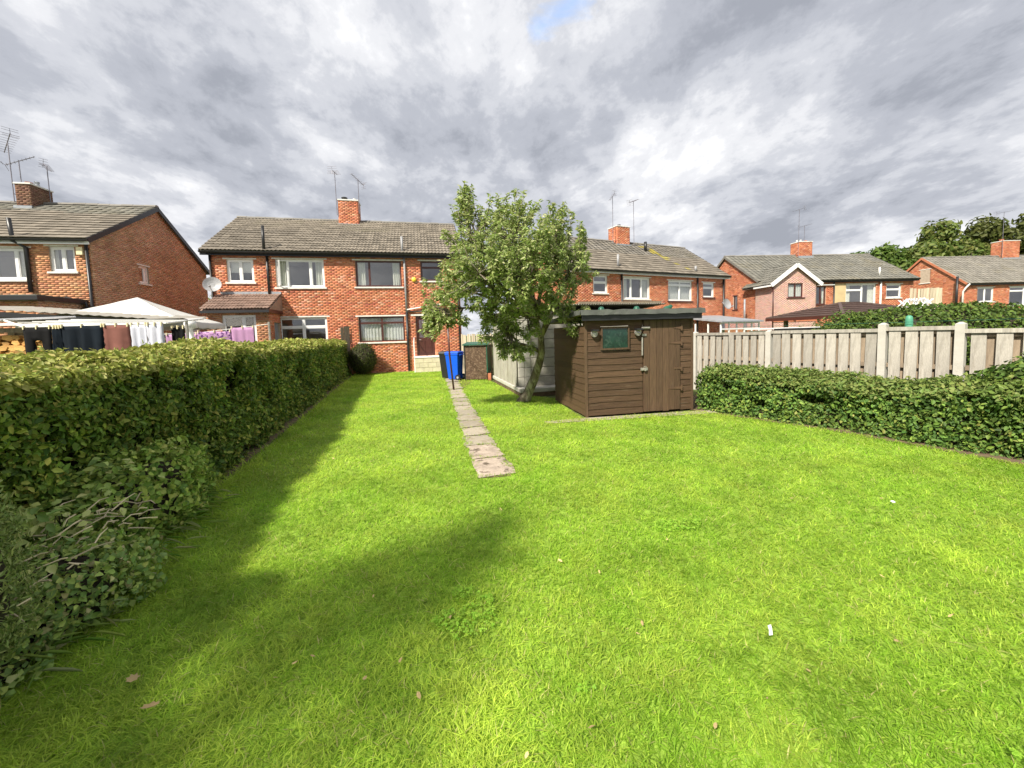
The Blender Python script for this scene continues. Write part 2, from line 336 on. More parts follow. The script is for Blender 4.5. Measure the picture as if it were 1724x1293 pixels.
def wall(parent, frame, a0, a1, z0, z1, openings=(), gable=None, pal=BR_RED, mortar='mortar', th=.2, bm='brick', bl=BL):
    """a brick wall: mortar slab with real openings and separate bricks standing proud"""
    mb = MB(); ze = gable[2] if gable else z1
    xs = sorted({a0, a1} | {q for o in openings for q in o[:2]}); zs = sorted({z0, ze} | {min(q, ze) for o in openings for q in o[2:]})
    for i in range(len(xs) - 1):
        run = None
        for k in range(len(zs) - 1):
            cx, cz = (xs[i] + xs[i + 1]) / 2, (zs[k] + zs[k + 1]) / 2
            if any(o[0] < cx < o[1] and o[2] < cz < o[3] for o in openings): continue
            mb.box(xs[i], xs[i + 1], 0, th, zs[k], zs[k + 1])
    if gable: mb.prism([(a0, 0, ze), (a1, 0, ze), (gable[0], 0, gable[1])], (0, th, 0))
    w = place(mb.build('wall', M[mortar], parent), frame)
    V, F, C = brick_arrays(a0, a1, z0, z1, openings, gable, pal, bl)
    link('brickwork', npmesh('brickwork', V, [F], C), M[bm], w, 'stuff')
    return w
def wavy(x0, x1, z0, z1, y, amp=.025, per=.11, n=None, ph=0):
    n = n or max(8, int((x1 - x0) / per * 5)); mb = MB(); P = []
    for i in range(n + 1):
        x = x0 + (x1 - x0) * i / n; yy = y + amp * math.sin(2 * math.pi * x / per + ph + .8 * math.sin(x * 9)); P.append((x, yy))
    mb.add([(x, yy, z0) for x, yy in P] + [(x, yy * 1.0, z1) for x, yy in P], [(i, i + 1, n + 2 + i, n + 1 + i) for i in range(n)]); return mb
def window(parent, frame, a0, a1, z0, z1, cols=(1,), trans=None, m='white', sill='stone', lintel='stone', curt='none', y=.05, fw=.068, open_col=None, sill_ext=.07, lint_ext=.12):
    """cols: fractions; trans: per-column transom height fraction or None"""
    mb = MB(); d = .06
    mb.box(a0, a1, y, y + d, z0, z0 + fw).box(a0, a1, y, y + d, z1 - fw, z1).box(a0, a0 + fw, y, y + d, z0 + fw, z1 - fw).box(a1 - fw, a1, y, y + d, z0 + fw, z1 - fw)
    tot = sum(cols); x = a0; cells = []; trans = trans or [None] * len(cols)
    for i, c in enumerate(cols):
        x2 = x + (a1 - a0) * c / tot
        L_ = x + (fw if i == 0 else fw * .55); R_ = x2 - (fw if i == len(cols) - 1 else fw * .55)
        if i < len(cols) - 1: mb.box(R_, x2 + fw * .55, y - .004, y + d, z0 + fw, z1 - fw)
        if trans[i]:
            zt = z0 + (z1 - z0) * trans[i]; mb.box(L_, R_, y - .002, y + d, zt - fw * .6, zt + fw * .6)
            cells += [(i, L_, R_, z0 + fw, zt - fw * .6), (i, L_, R_, zt + fw * .6, z1 - fw)]
        else: cells.append((i, L_, R_, z0 + fw, z1 - fw))
        x = x2
    w = place(mb.build('window', M[m], parent), frame)
    for i, l, r, b, t in cells:
        if open_col is not None and i == open_col:
            s = MB(); ww = r - l; s.box(0, ww, -.02, .02, b, b + .05).box(0, ww, -.02, .02, t - .05, t).box(0, .05, -.02, .02, b + .05, t - .05).box(ww - .05, ww, -.02, .02, b + .05, t - .05)
            so = s.build('casement', M[m], w); so.location = (l, y, 0); so.rotation_euler = (0, 0, R(-62))
            g = MB().box(l + .05, l + ww - .05, 0, .006, b + .05, t - .05); g2 = MB().box(.05, ww - .05, -.003, .003, b + .05, t - .05).build('pane', M['glass'], w); g2.location = (l, y, 0); g2.rotation_euler = (0, 0, R(-62)); continue
        MB().box(l - .005, r + .005, y + .022, y + .03, b - .005, t + .005).build('pane', M['glass'], w)
        if m == 'white' and r - l > .2: # slim sash line
            s = MB(); k = .022; s.box(l, r, y + .005, y + .035, b, b + k).box(l, r, y + .005, y + .035, t - k, t).box(l, l + k, y + .005, y + .035, b + k, t - k).box(r - k, r, y + .005, y + .035, b + k, t - k); s.build('sash', M[m], w)
    if curt in ('net', 'full'): wavy(a0 + .04, a1 - .04, z0 + .03, z1 - .03, y + .11, .02, .12).build('curtain', M['net'], w, smooth=True)
    if curt in ('sides',):
        ww = (a1 - a0) * .2
        wavy(a0 + .04, a0 + ww, z0 + .02, z1 - .03, y + .12, .025, .09).build('curtain', M['curtain'], w, smooth=True)
        wavy(a1 - ww, a1 - .04, z0 + .02, z1 - .03, y + .12, .025, .09).build('curtain', M['curtain'], w, smooth=True)
    if curt == 'blind': MB().box(a0 + .06, a1 - .06, y + .14, y + .15, z0 + (z1 - z0) * .45, z1 - .03).build('blind', M['net'], w)
    if sill: MB().box(a0 - sill_ext, a1 + sill_ext, -.06, y + .04, z0 - .065, z0 - .002).build('sill', M[sill], w, bevel=.006)
    if lintel: place(MB().box(a0 - lint_ext, a1 + lint_ext, -.016, .1, z1 + .002, z1 + .055).build('lintel', M[lintel], parent), frame)
    return w
def tile_template(tw, ln, wave, th=.022, lift=.04):
    n = 9 if wave else 3; xs = [tw * .985 * i / (n - 1) for i in range(n)]
    w = [wave * .5 * (1 + math.cos(4 * math.pi * i / (n - 1))) if wave else (0, .004, 0)[i] for i in range(n)]
    V = [(x, 0, lift + k) for x, k in zip(xs, w)] + [(x, ln, .004 + k) for x, k in zip(xs, w)] + [(x, 0, lift + k - th) for x, k in zip(xs, w)] + [(xs[0], ln, -.02), (xs[-1], ln, -.02)]
    F = [(i, i + 1, n + i + 1, n + i) for i in range(n - 1)] + [(2 * n + i, 2 * n + i + 1, i + 1, i) for i in range(n - 1)]
    F += [(0, n, 3 * n, 2 * n), (n - 1, 3 * n - 1, 3 * n + 1, 2 * n - 1)]
    return V, F
def tiles(roof, o, u, s, width, length, tw=.29, ex=.3, wave=.028, n_obj=300, m='tile', mj='tilej', base=(.165, .15, .13), pick=None, jit=.16):
    o, u, s = Vector(o), Vector(u).normalized(), Vector(s).normalized(); n = u.cross(s)
    nc = max(1, round(width / tw)); tw = width / nc; nr = max(1, round(length / ex)); ex = length / nr
    V, F = tile_template(tw, ex * 1.2, wave); mb = MB(); mb.v = V; mb.f = F; me = mb.mesh('tile'); me.materials.append(M[m]); alt = {}
    cnt = 0; JV = []; JF = []; JC = []; TV = np.array(V); Fq = [f for f in F]
    Mx = np.array([[*u], [*s], [*n]])
    for r in range(nr):
        for c in range(nc):
            p = o + u * (c * tw + rng.normal(0, .004)) + s * (r * ex + rng.normal(0, .004)) + n * (.012 + abs(rng.normal(0, .004)))
            k = pick(c / nc, r / nr) if pick else None
            if cnt < n_obj:
                use = me
                if k:
                    if k not in alt: alt[k] = mb.mesh('tile'); alt[k].materials.append(M[k])
                    use = alt[k]
                ob = bpy.data.objects.new('tile', use); COL.objects.link(ob); ob.parent = roof
                tw_ = rng.normal(0, .006)
                ob.matrix_local = Matrix(((u.x, s.x, n.x, p.x), (u.y, s.y, n.y, p.y), (u.z, s.z, n.z, p.z), (0, 0, 0, 1))) @ Matrix.Rotation(tw_, 4, 'Z')
            else:
                b = len(JV) * len(V); JV.append(TV @ Mx + np.array(p)); JF.append(b)
                cc = np.array(base if not k else (.3, .25, .06)) * rng.uniform(1 - jit, 1 + jit); JC.append(np.tile(cc, (len(V), 1)))
            cnt += 1
    if JV:
        f4 = np.array(Fq); FF = np.concatenate([f4 + b for b in JF])
        link('tile_run', npmesh('tile_run', np.concatenate(JV), [FF], np.concatenate(JC)), M[mj], roof, 'stuff')
def roof(house, u0, u1, ve, vr, vb, ze, zr, wave=.028, n_obj=300, base=(.165, .15, .13), pick=None, verge='blackp', tw=.29, ex=.3):
    th = .09; rf = MB()
    prof = [(u0, ve, ze), (u0, vr, zr), (u0, vb, ze - .0), (u0, vb, ze - th), (u0, vr, zr - th), (u0, ve, ze - th)]
    V = [Vector(p) for p in prof]; V2 = [p + Vector((u1 - u0, 0, 0)) for p in V]
    rf.add(V + V2, [(0, 1, 7, 6), (1, 2, 8, 7), (2, 3, 9, 8), (3, 4, 10, 9), (4, 5, 11, 10), (5, 0, 6, 11), (0, 5, 4, 1), (1, 4, 3, 2), (6, 7, 10, 11), (7, 8, 9, 10)])
    r = rf.build('roof', M['tile'], house)
    ln = math.hypot(vr - ve, zr - ze) - .05
    tiles(r, (u0, ve - .05, ze - .03), (1, 0, 0), (0, vr - ve, zr - ze), u1 - u0, ln, tw=tw, ex=ex, wave=wave, n_obj=n_obj, base=base, pick=pick)
    nseg = round((u1 - u0) / .4); seg = (u1 - u0) / nseg; mb = MB(); k = 7
    prof = [(0, .13 * math.cos(math.pi * i / (k - 1)), .1 * math.sin(math.pi * i / (k - 1))) for i in range(k)]
    mb.add(prof + [(seg * .985, p[1], p[2]) for p in prof], [(i, i + 1, k + i + 1, k + i) for i in range(k - 1)] + [tuple(range(k)), tuple(range(2 * k - 1, k - 1, -1))])
    me = mb.mesh('ridge_tile'); me.materials.append(M['ridge'])
    for i in range(nseg):
        o = bpy.data.objects.new('ridge_tile', me); COL.objects.link(o); o.parent = r; o.location = (u0 + i * seg, vr, zr - .01 + rng.normal(0, .005))
    for uu in (u0, u1):
        s = 1 if uu == u1 else -1
        for va, vb_ in ((ve, vr), (vb, vr)):
            MB().obox((uu + s * .012, va, ze - .06), (uu + s * .012, vb_, zr - .06), .03, .16).build('bargeboard', M[verge], r)
    return r
def gutter(house, u0, u1, v, z, fascia='blackp', gm='blackp'):
    MB().box(u0, u1, v + .06, v + .085, z - .16, z - .02).build('fascia', M[fascia], house)
    k = 7; pr = [(u0, v + .0 + .055 * math.cos(math.pi + math.pi * i / (k - 1)), z - .02 + .055 * math.sin(math.pi + math.pi * i / (k - 1))) for i in range(k)]
    MB().prism(pr, (u1 - u0, 0, 0)).build('gutter', M[gm], house)
def pipe(house, pts, r, m='blackp', name='downpipe'): return MB().tube(pts, r, 8).build(name, M[m], house, smooth=True)
def aerial(parent, base, h, ang, boom=1.0, n=9, tilt=8, el=.16, kind='yagi'):
    mb = MB(); b = Vector(base); top = b + Vector((rng.normal(0, .02), 0, h)); mb.tube([b, top], .016, 6)
    d = Vector((math.cos(R(ang)) * math.cos(R(tilt)), math.sin(R(ang)) * math.cos(R(tilt)), math.sin(R(tilt)))); sd = d.cross(Vector((0, 0, 1))).normalized()
    p0 = top - d * boom * .45 + Vector((0, 0, -.03)); p1 = p0 + d * boom; mb.tube([p0, p1], .013, 6)
    for i in range(n):
        q = p0 + d * boom * (.06 + .9 * i / (n - 1)); l = el * (1.15 - .4 * i / n); mb.tube([q - sd * l, q + sd * l], .006, 5)
    up = sd.cross(d); q = p0
    for s in (-1, 1):
        e = q + up * s * .16 + d * -.04; mb.tube([q, e], .007, 5)
        for t in (.5, 1): mb.tube([q.lerp(e, t) - sd * el, q.lerp(e, t) + sd * el], .006, 5)
    mb.tube([b + Vector((0, 0, .02)), b + Vector((0, .1, .02))], .012, 5).tube([b + Vector((0, 0, .3)), b + Vector((0, .1, .3))], .012, 5)
    return mb.build('aerial', M['metalp'], parent)
def chimney(house, u0, u1, v0, v1, z0, z1, pal=BR_RED, pots=(), aerials=(), flash=True):
    mb = MB().box(u0, u1, v0, v1, z0, z1)
    c = mb.build('chimney', M['mortar'], house)
    Vs, Fs, Cs, b = [], [], [], 0
    for (ln, ox, oy, rot) in ((u1 - u0, u0, v0, 0), (v1 - v0, u1, v0, 90), (v1 - v0, u0, v1, -90)):
        V, F, C = brick_arrays(0, ln, z0 + .05, z1, (), None, pal)
        a = R(rot); V = np.stack([V[:, 0] * math.cos(a) - V[:, 1] * math.sin(a) + ox, V[:, 0] * math.sin(a) + V[:, 1] * math.cos(a) + oy, V[:, 2]], 1)
        Vs.append(V); Fs.append(F + b); Cs.append(C); b += len(V)
    link('brickwork', npmesh('brickwork', np.concatenate(Vs), Fs, np.concatenate(Cs)), M['brick'], c, 'stuff')
    MB().box(u0 - .035, u1 + .035, v0 - .035, v1 + .035, z1, z1 + .06).build('capping', M['stone'], c, bevel=.01)
    if flash: MB().box(u0 - .05, u1 + .05, v0 - .09, v0 - .02, z0 + .03, z0 + .3).build('flashing', M['lead'], c)
    for (pu, r, h, m) in pots:
        MB().lathe([(r * 1.1, 0), (r * 1.1, .04), (r, .05), (r * .88, h), (r * 1.1, h + .01), (r * 1.1, h + .05), (r * .7, h + .05)], (pu, (v0 + v1) / 2, z1 + .06), 12).build('chimney_pot', M[m], c, smooth=True)
    for a in aerials: aerial(c, *a)
    return c
def dish(house, p, r=.28, az=200, tilt=-25, m='greyp'):
    mb = MB(); prof = [(r * t, .09 * t * t) for t in (.05, .4, .7, 1)] + [(r * 1.0, .1)] + [(r * t, .012 + .09 * t * t) for t in (.98, .6, .3)]
    mb.lathe(prof, (0, 0, 0), 18); mb.tube([(0, -r * .9, .06), (0, -r * .75, .42)], .012, 6).lathe([(.03, 0), (.04, .07), (.02, .1)], (0, -r * .75, .36), 8).tube([(0, 0, 0), (0, .05, -.12), (0, .22, -.2)], .02, 6)
    o = mb.build('satellite_dish', M[m], house, smooth=False); o.location = p
    o.rotation_euler = (R(90 + tilt), 0, R(az)); return o
F0 = ((0, 0, 0), 0)
def shell(house, u0, u1, vd, z1, side=True):
    """back wall, floors and party structure so that rooms are closed"""
    MB().box(u0, u1, vd - .2, vd, 0, z1).build('back_wall', M['mortar'], house)
    MB().box(u0 + .2, u1 - .2, .2, vd - .2, 2.5, 2.62).build('upper_floor', M['room'], house)
    MB().box(u0 + .2, u1 - .2, 2.0, 2.1, .02, z1 - .1).build('room_wall', M['room'], house)
    MB().box(u0 + .2, u1 - .2, .2, vd - .2, z1 - .08, z1 - .02).build('room_ceiling', M['room'], house)

# ---- the house at the end of the garden (a pair) ----
h = T('semi_detached_house', 'red brick house pair at the end of the lawn behind the leaning tree', 'house', (-5.44, 16.57, 0), 13)
EV = 4.92
ops = [(-5.71, -4.78, 3.83, 4.72), (-4.0, -2.21, 3.63, 4.75), (-1.0, .84, 3.65, 4.74), (1.65, 2.55, 3.9, 4.75), (-.99, .87, 1.32, 2.4), (1.35, 2.12, .66, 2.39), (-4.02, -2.22, 1.0, 2.42)]
wall(h, F0, -6.3, 3.3, 0, EV, ops)
wall(h, ((3.3, 0, 0), 90), 0, 6.6, 0, 7.1, (), (3.3, 7.1, EV)); wall(h, ((-6.3, 6.6, 0), -90), 0, 6.6, 0, 7.1, (), (3.3, 7.1, EV))
shell(h, -6.3, 3.3, 6.6, EV)
MB().box(-1.6, -1.4, .2, 6.4, 0, EV).build('party_wall', M['room'], h)
window(h, F0, *ops[0], cols=(1, 1), curt='blind'); window(h, F0, *ops[1], cols=(.24, .5, .3), curt='sides', open_col=0)
window(h, F0, *ops[2], cols=(.3, .72), m='brownp', curt='sides'); window(h, F0, *ops[3], cols=(1,), trans=[.68], m='brownp')
window(h, F0, *ops[4], cols=(.5, .5), trans=[.75, .75], m='brownp', curt='net'); window(h, F0, *ops[6], cols=(.5, .5), trans=[.72, .72])
# door with panels
d = MB().box(1.35, 1.42, .04, .12, .66, 2.39).box(2.05, 2.12, .04, .12, .66, 2.39).box(1.42, 2.05, .04, .12, 2.32, 2.39).box(1.42, 2.05, .07, .115, .66, 2.32).build('door', M['brownp'], h)
for (x0, x1) in ((1.48, 1.70), (1.77, 1.99)):
    MB().box(x0, x1, .055, .068, .78, 1.34).build('door_panel', M['brownp'], d, bevel=.012); MB().box(x0 + .03, x1 - .03, .048, .056, 1.0, 1.28).build('door_panel', M['brownp'], d, bevel=.01)
    MB().box(x0, x1, .06, .069, 1.45, 2.22).build('pane', M['glass'], d); MB().box(x0 - .01, x1 + .01, .052, .066, 1.81, 1.85).build('glazing_bar', M['brownp'], d)
MB().tube([(1.46, .03, 1.36), (1.46, .0, 1.36), (1.54, .0, 1.36)], .012, 6).build('handle', M['steel'], d)
MB().box(1.15, 2.25, -.02, .1, 2.4, 2.47).build('lintel', M['stone'], h)
st = MB().box(1.25, 2.3, -.85, -.012, 0, .6).build('doorstep', M['brass'], h)
for k in range(3):
    for i in range(3 + k % 2):
        w_ = 1.05 / 3; x0 = 1.25 + (i - .5 * (k % 2)) * w_; MB().box(max(x0, 1.25) + .006, min(x0 + w_, 2.3) - .006, -.862, -.851, k * .2 + .008, k * .2 + .192).build('block', M['brass'], st)
MB().box(1.22, 2.33, -.88, -.01, .6, .65).build('step_slab', M['stone'], st, bevel=.01)
MB().tube([(1.24, -.8, .0), (1.24, -.8, 1.3)], .025, 8).tube([(1.24, -.8, 1.28), (1.24, 0, 1.45)], .02, 8).build('handrail', M['white'], h)
BASE0 = (.2, .174, .142)
roof(h, -6.48, 3.45, -.22, 3.3, 6.85, 5.02, 7.22, base=BASE0)
gutter(h, -6.5, 3.47, -.26, 5.0)
MB().box(-6.3, 3.3, -.2, -.01, EV - .06, EV).build('soffit', M['blackp'], h)
pipe(h, [(-4.27, -.05, 3.3), (-4.27, -.05, 4.9)], .05); pipe(h, [(-4.3, -.2, 5.0), (-4.3, -.18, 6.0)], .055, 'blackp', 'vent_pipe')
pipe(h, [(.98, -.06, 0), (.98, -.06, 2.55)], .05); pipe(h, [(.98, -.06, 2.55), (.98, -.06, 4.9)], .042, 'greyp'); pipe(h, [(.92, -.1, 5.0), (.92, -.08, 5.75)], .05, 'greyp', 'vent_pipe')
pipe(h, [(1.0, -.08, 2.66), (2.2, -.08, 2.86), (3.0, -.08, 2.9)], .03, 'stone', 'waste_pipe'); pipe(h, [(1.0, -.07, 2.58), (3.0, -.07, 2.6)], .022, 'blackp', 'cable')
pipe(h, [(3.22, -.06, 0), (3.22, -.06, 4.9)], .04); pipe(h, [(-6.24, -.06, 0), (-6.24, -.06, 4.9)], .04)
MB().lathe([(.09, 0), (.1, .02), (.1, .05), (.07, .065)], (1.35, -.075, 3.95), 14, 'y').build('alarm_box', M['yellow'], h, smooth=True)
chimney(h, -2.05, -1.15, 2.9, 3.6, 6.7, 8.1, pots=((-1.8, .13, .14, 'blackp'), (-1.35, .07, .1, 'stone')),
        aerials=[((-2.1, 2.85, 7.4), 2.0, 75, .5, 5, 0, .22), ((-1.1, 2.85, 7.5), 1.6, 240, .9, 8, 15, .13)])
dish(h, (-6.1, -.3, 3.68), .3, 12, -18)
# rear porch
po = [(-5.47, -4.37, .9, 2.5)]
for fr, a1, op in ((((-5.95, -1.25, 0), 0), 2.0, [(.48, 1.58, .9, 2.48)]),):
    wall(h, fr, 0, a1, 0, 2.62, op, pal=BR_ORG); window(h, fr, *op[0], cols=(.62, .38), lintel=None)
wall(h, ((-3.95, -1.25, 0), 90), 0, 1.24, 0, 2.62, [(.5, 1.15, 0, 2.2)]); wall(h, ((-5.95, -.01, 0), -90), 0, 1.24, 0, 2.62)
MB().box(-4.08, -4.03, -.74, -.1, .02, 2.2).build('side_door', M['lead'], h)
pr = MB().prism([(-6.05, -1.42, 2.58), (-6.05, -1.42, 2.66), (-6.05, -.008, 3.32), (-6.05, -.008, 2.62)], (2.2, 0, 0)).build('porch_roof', M['tilered'], h)
tiles(pr, (-6.05, -1.47, 2.66), (1, 0, 0), (0, 1.42, .67), 2.2, 1.55, tw=.22, ex=.26, wave=.03, m='tilered')
MB().box(-5.98, -3.85, -.04, -.012, 3.3, 3.46).build('flashing', M['lead'], h)
MB().box(-5.75, -4.15, -.75, -.7, .05, 2.55).build('porch_dark_panel', M['twig'], h)  # dark panel added inside so the porch interior looks shaded
MB().box(-6.06, -3.84, -1.5, -1.44, 2.55, 2.64).build('porch_gutter', M['blackp'], h)
MB().box(-3.87, -3.845, -1.43, -.02, 2.55, 2.68).build('porch_bargeboard', M['brownp'], h)

# ---- the house beyond the left hedge ----
h = T('gabled_brick_house', 'brown brick house with a blank gable wall beyond the left hedge', 'house', (-13.85, 13.04, 0), 11)
ops = [(-1.14, -.44, 3.97, 4.78), (-3.6, -1.72, 3.71, 4.72)]
wall(h, F0, -8.0, 0, 0, EV, ops, pal=BR_ORG, mortar='mortar_b')
gw = [(2.08, 2.6, 3.88, 4.56), (5.2, 5.8, 2.0, 2.72)]
wall(h, ((0, 0, 0), 90), 0, 6.6, 0, 7.0, gw, (3.3, 7.05, EV), pal=BR_SHADED, mortar='mortar_b'); shell(h, -8.0, 0, 6.6, EV)
MB().box(-8.2, -8.0, 0, 6.6, 0, EV).build('end_wall', M['mortar_b'], h)
window(h, F0, *ops[0], cols=(1, 1), curt='sides'); window(h, F0, *ops[1], cols=(1, .6, .35), curt='sides')
for g in gw: window(h, ((0, 0, 0), 90), *g, cols=(1, .4), lint_ext=.08)
roof(h, -8.3, .1, -.22, 3.3, 6.82, 5.0, 7.1, wave=0, base=(.165, .158, .135), tw=.3, ex=.29)
gutter(h, -8.3, .12, -.26, 4.98, 'white'); MB().box(-8, .0, -.2, -.01, EV - .06, EV).build('soffit', M['white'], h)
pipe(h, [(-1.9, -.25, 5.6), (-1.9, -.2, 4.9), (-1.68, -.08, 4.72), (-1.68, -.08, 3.3)], .055, 'blackp', 'soil_pipe'); pipe(h, [(-.06, -.07, 0), (-.06, -.07, 4.85)], .045, 'blackp')
MB().box(-.34, -.16, -.1, -.012, 4.5, 4.76).build('alarm_box', M['cream'], h, bevel=.015)
chimney(h, -4.15, -3.68, 2.75, 3.6, 6.55, 7.66, pal=BR_CHM, pots=((-4.05, .1, .1, 'terrac'), (-3.8, .07, .13, 'lead')),
        aerials=[((-4.22, 2.75, 7.0), 2.2, 140, 1.2, 9, -20, .2), ((-4.1, 2.95, 7.3), 1.3, 35, .9, 8, 35, .16), ((-3.6, 3.4, 6.9), 1.7, 320, 1.0, 9, -30, .12)])
# flat roofed outshut in front of it
wall(h, ((-4.0, -1.5, 0), 0), 0, 3.65, 0, 2.9, pal=BR_ORG, mortar='mortar_b'); wall(h, ((-.35, -1.5, 0), 90), 0, 1.49, 0, 2.9, pal=BR_SHADED, mortar='mortar_b')
MB().box(-4.1, -.2, -1.7, -.012, 2.9, 3.02).build('flat_roof', M['blackp'], h); MB().box(-4.08, -.22, -1.68, -.012, 3.022, 3.045).build('roof_covering', M['felt'], h)
MB().box(-1.6, -.9, -.9, -.4, 3.05, 3.14).build('roof_hatch', M['corr'], h); pipe(h, [(-.75, -.1, 3.12), (-.2, -.1, 2.95), (-.12, -.12, 2.3)], .035, 'blackp', 'waste_pipe')
MB().box(-.2, -.02, -.2, -.05, 2.55, 2.8).build('flue_box', M['blackp'], h)

# ---- the house behind the shed ----
h = T('brick_house', 'red brick house with two chimney aerials behind the shed and tree', 'house', (13.44, 24.13, 0), 25)
E2 = 4.52
ops = [(-10.15, -9.25, 3.45, 4.36), (-8.2, -6.35, 3.17, 4.32), (-4.96, -3.08, 3.1, 4.25), (-2.14, -1.2, 3.34, 4.2)]
wall(h, F0, -11.4, -.15, 0, E2, ops); wall(h, ((-11.4, 6.4, 0), -90), 0, 6.4, 0, 6.85, (), (3.2, 6.85, E2)); wall(h, ((-.15, 0, 0), 90), 0, 6.4, 0, 6.85, (), (3.2, 6.85, E2)); shell(h, -11.4, -.15, 6.4, E2)
window(h, F0, *ops[0], trans=[.6]); window(h, F0, *ops[1], cols=(.3, .4, .3), curt='sides'); window(h, F0, *ops[2], cols=(.5, .5), trans=[.78, .78], curt='net', sill='brownp'); window(h, F0, *ops[3], trans=[.66], sill='brownp')
roof(h, -11.6, -.02, -.22, 3.2, 6.6, 4.62, 7.0, wave=0, base=(.2, .183, .16), tw=.32, ex=.3,
     pick=lambda x, y: 'lichen' if abs(x - (.615 + .13 * (1 - y))) < .018 + .012 * y and rng.random() < .75 and y > .1 else None)
gutter(h, -11.62, 0, -.26, 4.6, 'white'); MB().box(-11.4, -.15, -.2, -.01, E2 - .06, E2).build('soffit', M['white'], h)
for x in (-8.35, -.4): pipe(h, [(x, -.07, .0), (x, -.07, 4.45)], .05)
pipe(h, [(-2.67, -.07, 0), (-2.67, -.07, 4.45)], .05); pipe(h, [(-8.45, .1, 4.85), (-8.45, .1, 5.5)], .06, 'greyp', 'vent_pipe'); pipe(h, [(-2.7, .05, 4.85), (-2.7, .05, 5.15)], .07, 'greyp', 'vent_pipe')
pipe(h, [(-4.5, 2.2, 6.3), (-4.5, 2.2, 6.9)], .09, 'blackp', 'vent_pipe')
chimney(h, -6.2, -5.2, 2.8, 3.6, 6.5, 7.85, pots=((-5.7, .1, .12, 'blackp'),), aerials=[((-6.55, 2.75, 6.6), 3.0, 210, 1.0, 7, -38, .12), ((-4.9, 2.75, 6.5), 3.0, 25, 1.3, 9, 22, .2)])
dish(h, (-.5, -.3, 2.9), .33, 0, -15)
cs = MB().box(-4.0, -.9, -2.6, -.02, 0, .5).build('conservatory', M['white'], h)
fr = MB()
for x in np.linspace(-4.0, -.9, 6): fr.box(x - .035, x + .035, -2.6, -2.54, .5, 1.75)
for z in (.5, 1.38, 1.7): fr.box(-4.0, -.9, -2.61, -2.535, z, z + .07)
for y in (-1.8, -1.0): fr.box(-4.0, -3.94, y - .03, y + .03, .5, 1.75)
fr.build('conservatory_frame', M['white'], cs); MB().box(-3.98, -.92, -2.575, -2.57, .52, 1.72).build('pane', M['glass'], cs)
MB().prism([(-4.15, -2.75, 1.76), (-4.15, -2.75, 1.83), (-4.15, -.02, 2.25), (-4.15, -.02, 2.1)], (3.4, 0, 0)).build('conservatory_roof', M['lead'], cs)

# ---- the pink fronted house ----
h = T('pink_extension_house', 'brick house with a pink gabled extension and brown windows behind the fence', 'house', (16.9, 26.6, 0), 5)
E3 = 4.46
ops = [(4.3, 5.05, 2.9, 4.15), (6.55, 8.85, 2.6, 4.25), (9.65, 10.8, 3.24, 4.2)]
wall(h, F0, 0, 11.75, 0, E3, ops); gw = [(2.3 - 6.8 + 6.8, 2.75, 2.85, 3.85)]
wall(h, ((0, 6.8, 0), -90), 0, 6.8, 0, 6.75, [(4.3, 4.75, 2.8, 3.8)], (3.4, 6.78, E3)); window(h, ((0, 6.8, 0), -90), 4.3, 4.75, 2.8, 3.8, m='brownp', sill='brownp', lintel='brownp', lint_ext=.06)
wall(h, ((11.75, 0, 0), 90), 0, 6.8, 0, 6.75, (), (3.4, 6.78, E3)); shell(h, 0, 11.75, 6.8, E3)
window(h, F0, *ops[0], cols=(.5, .5), m='brownp', sill='brownp', curt='sides', lintel=None); window(h, F0, *ops[1], cols=(.55, .45), trans=[.75, None], curt='sides'); window(h, F0, *ops[2], trans=[.62])
roof(h, -.12, 11.95, -.22, 3.4, 7.0, 4.56, 6.9, wave=0, base=(.175, .17, .15), n_obj=0, tw=.32, ex=.3, verge='ridge')
gutter(h, 3.1, 11.95, -.26, 4.54); MB().box(3.1, 11.75, -.2, -.01, E3 - .06, E3).build('soffit', M['blackp'], h)
pipe(h, [(9.15, -.07, 0), (9.15, -.07, 4.4)], .055, 'stone'); pipe(h, [(9.2, .1, 4.8), (9.2, .1, 5.4)], .06, 'stone', 'vent_pipe'); pipe(h, [(5.6, -.07, 0), (5.6, -.07, 4.4)], .045)
MB().box(3.2, 5.6, -.12, -.09, 4.2, 4.27).build('white_rail', M['white'], h)
wall(h, ((-.15, -1.6, 0), 0), 0, 2.97, 0, 5.2, [(1.02, 2.06, 3.3, 4.2)], (1.5, 5.3, 4.2), pal=BR_PNK, bm='pink', mortar='pinkm'); window(h, ((-.15, -1.6, 0), 0), 1.02, 2.06, 3.3, 4.2, cols=(.5, .5), m='brownp', sill='brownp', curt='net', lintel=None, sill_ext=.12)
wall(h, ((-.15, -.01, 0), -90), 0, 1.59, 0, 4.2, pal=BR_PNK, bm='pink', mortar='pinkm'); wall(h, ((2.82, -1.6, 0), 90), 0, 1.59, 0, 4.2, pal=BR_PNK, bm='pink', mortar='pinkm')
er = MB().prism([(-.35, -1.75, 4.16), (1.35, -1.75, 5.42), (3.02, -1.75, 4.16), (3.02, -1.75, 4.06), (1.35, -1.75, 5.32), (-.35, -1.75, 4.06)], (0, 2.8, 0)).build('extension_roof', M['tile'], h)
tiles(er, (-.4, 1.05, 4.15), (0, -1, 0), (1.75, 0, 1.3), 2.8, 2.15, wave=0, n_obj=0, base=(.175, .17, .15)); tiles(er, (3.07, -1.75, 4.15), (0, 1, 0), (-1.75, 0, 1.3), 2.8, 2.15, wave=0, n_obj=0, base=(.175, .17, .15))
for a, b in (((-.42, -1.78, 4.08), (1.35, -1.78, 5.36)), ((3.09, -1.78, 4.08), (1.35, -1.78, 5.36))): MB().obox(a, b, .03, .24).build('bargeboard', M['white'], er)
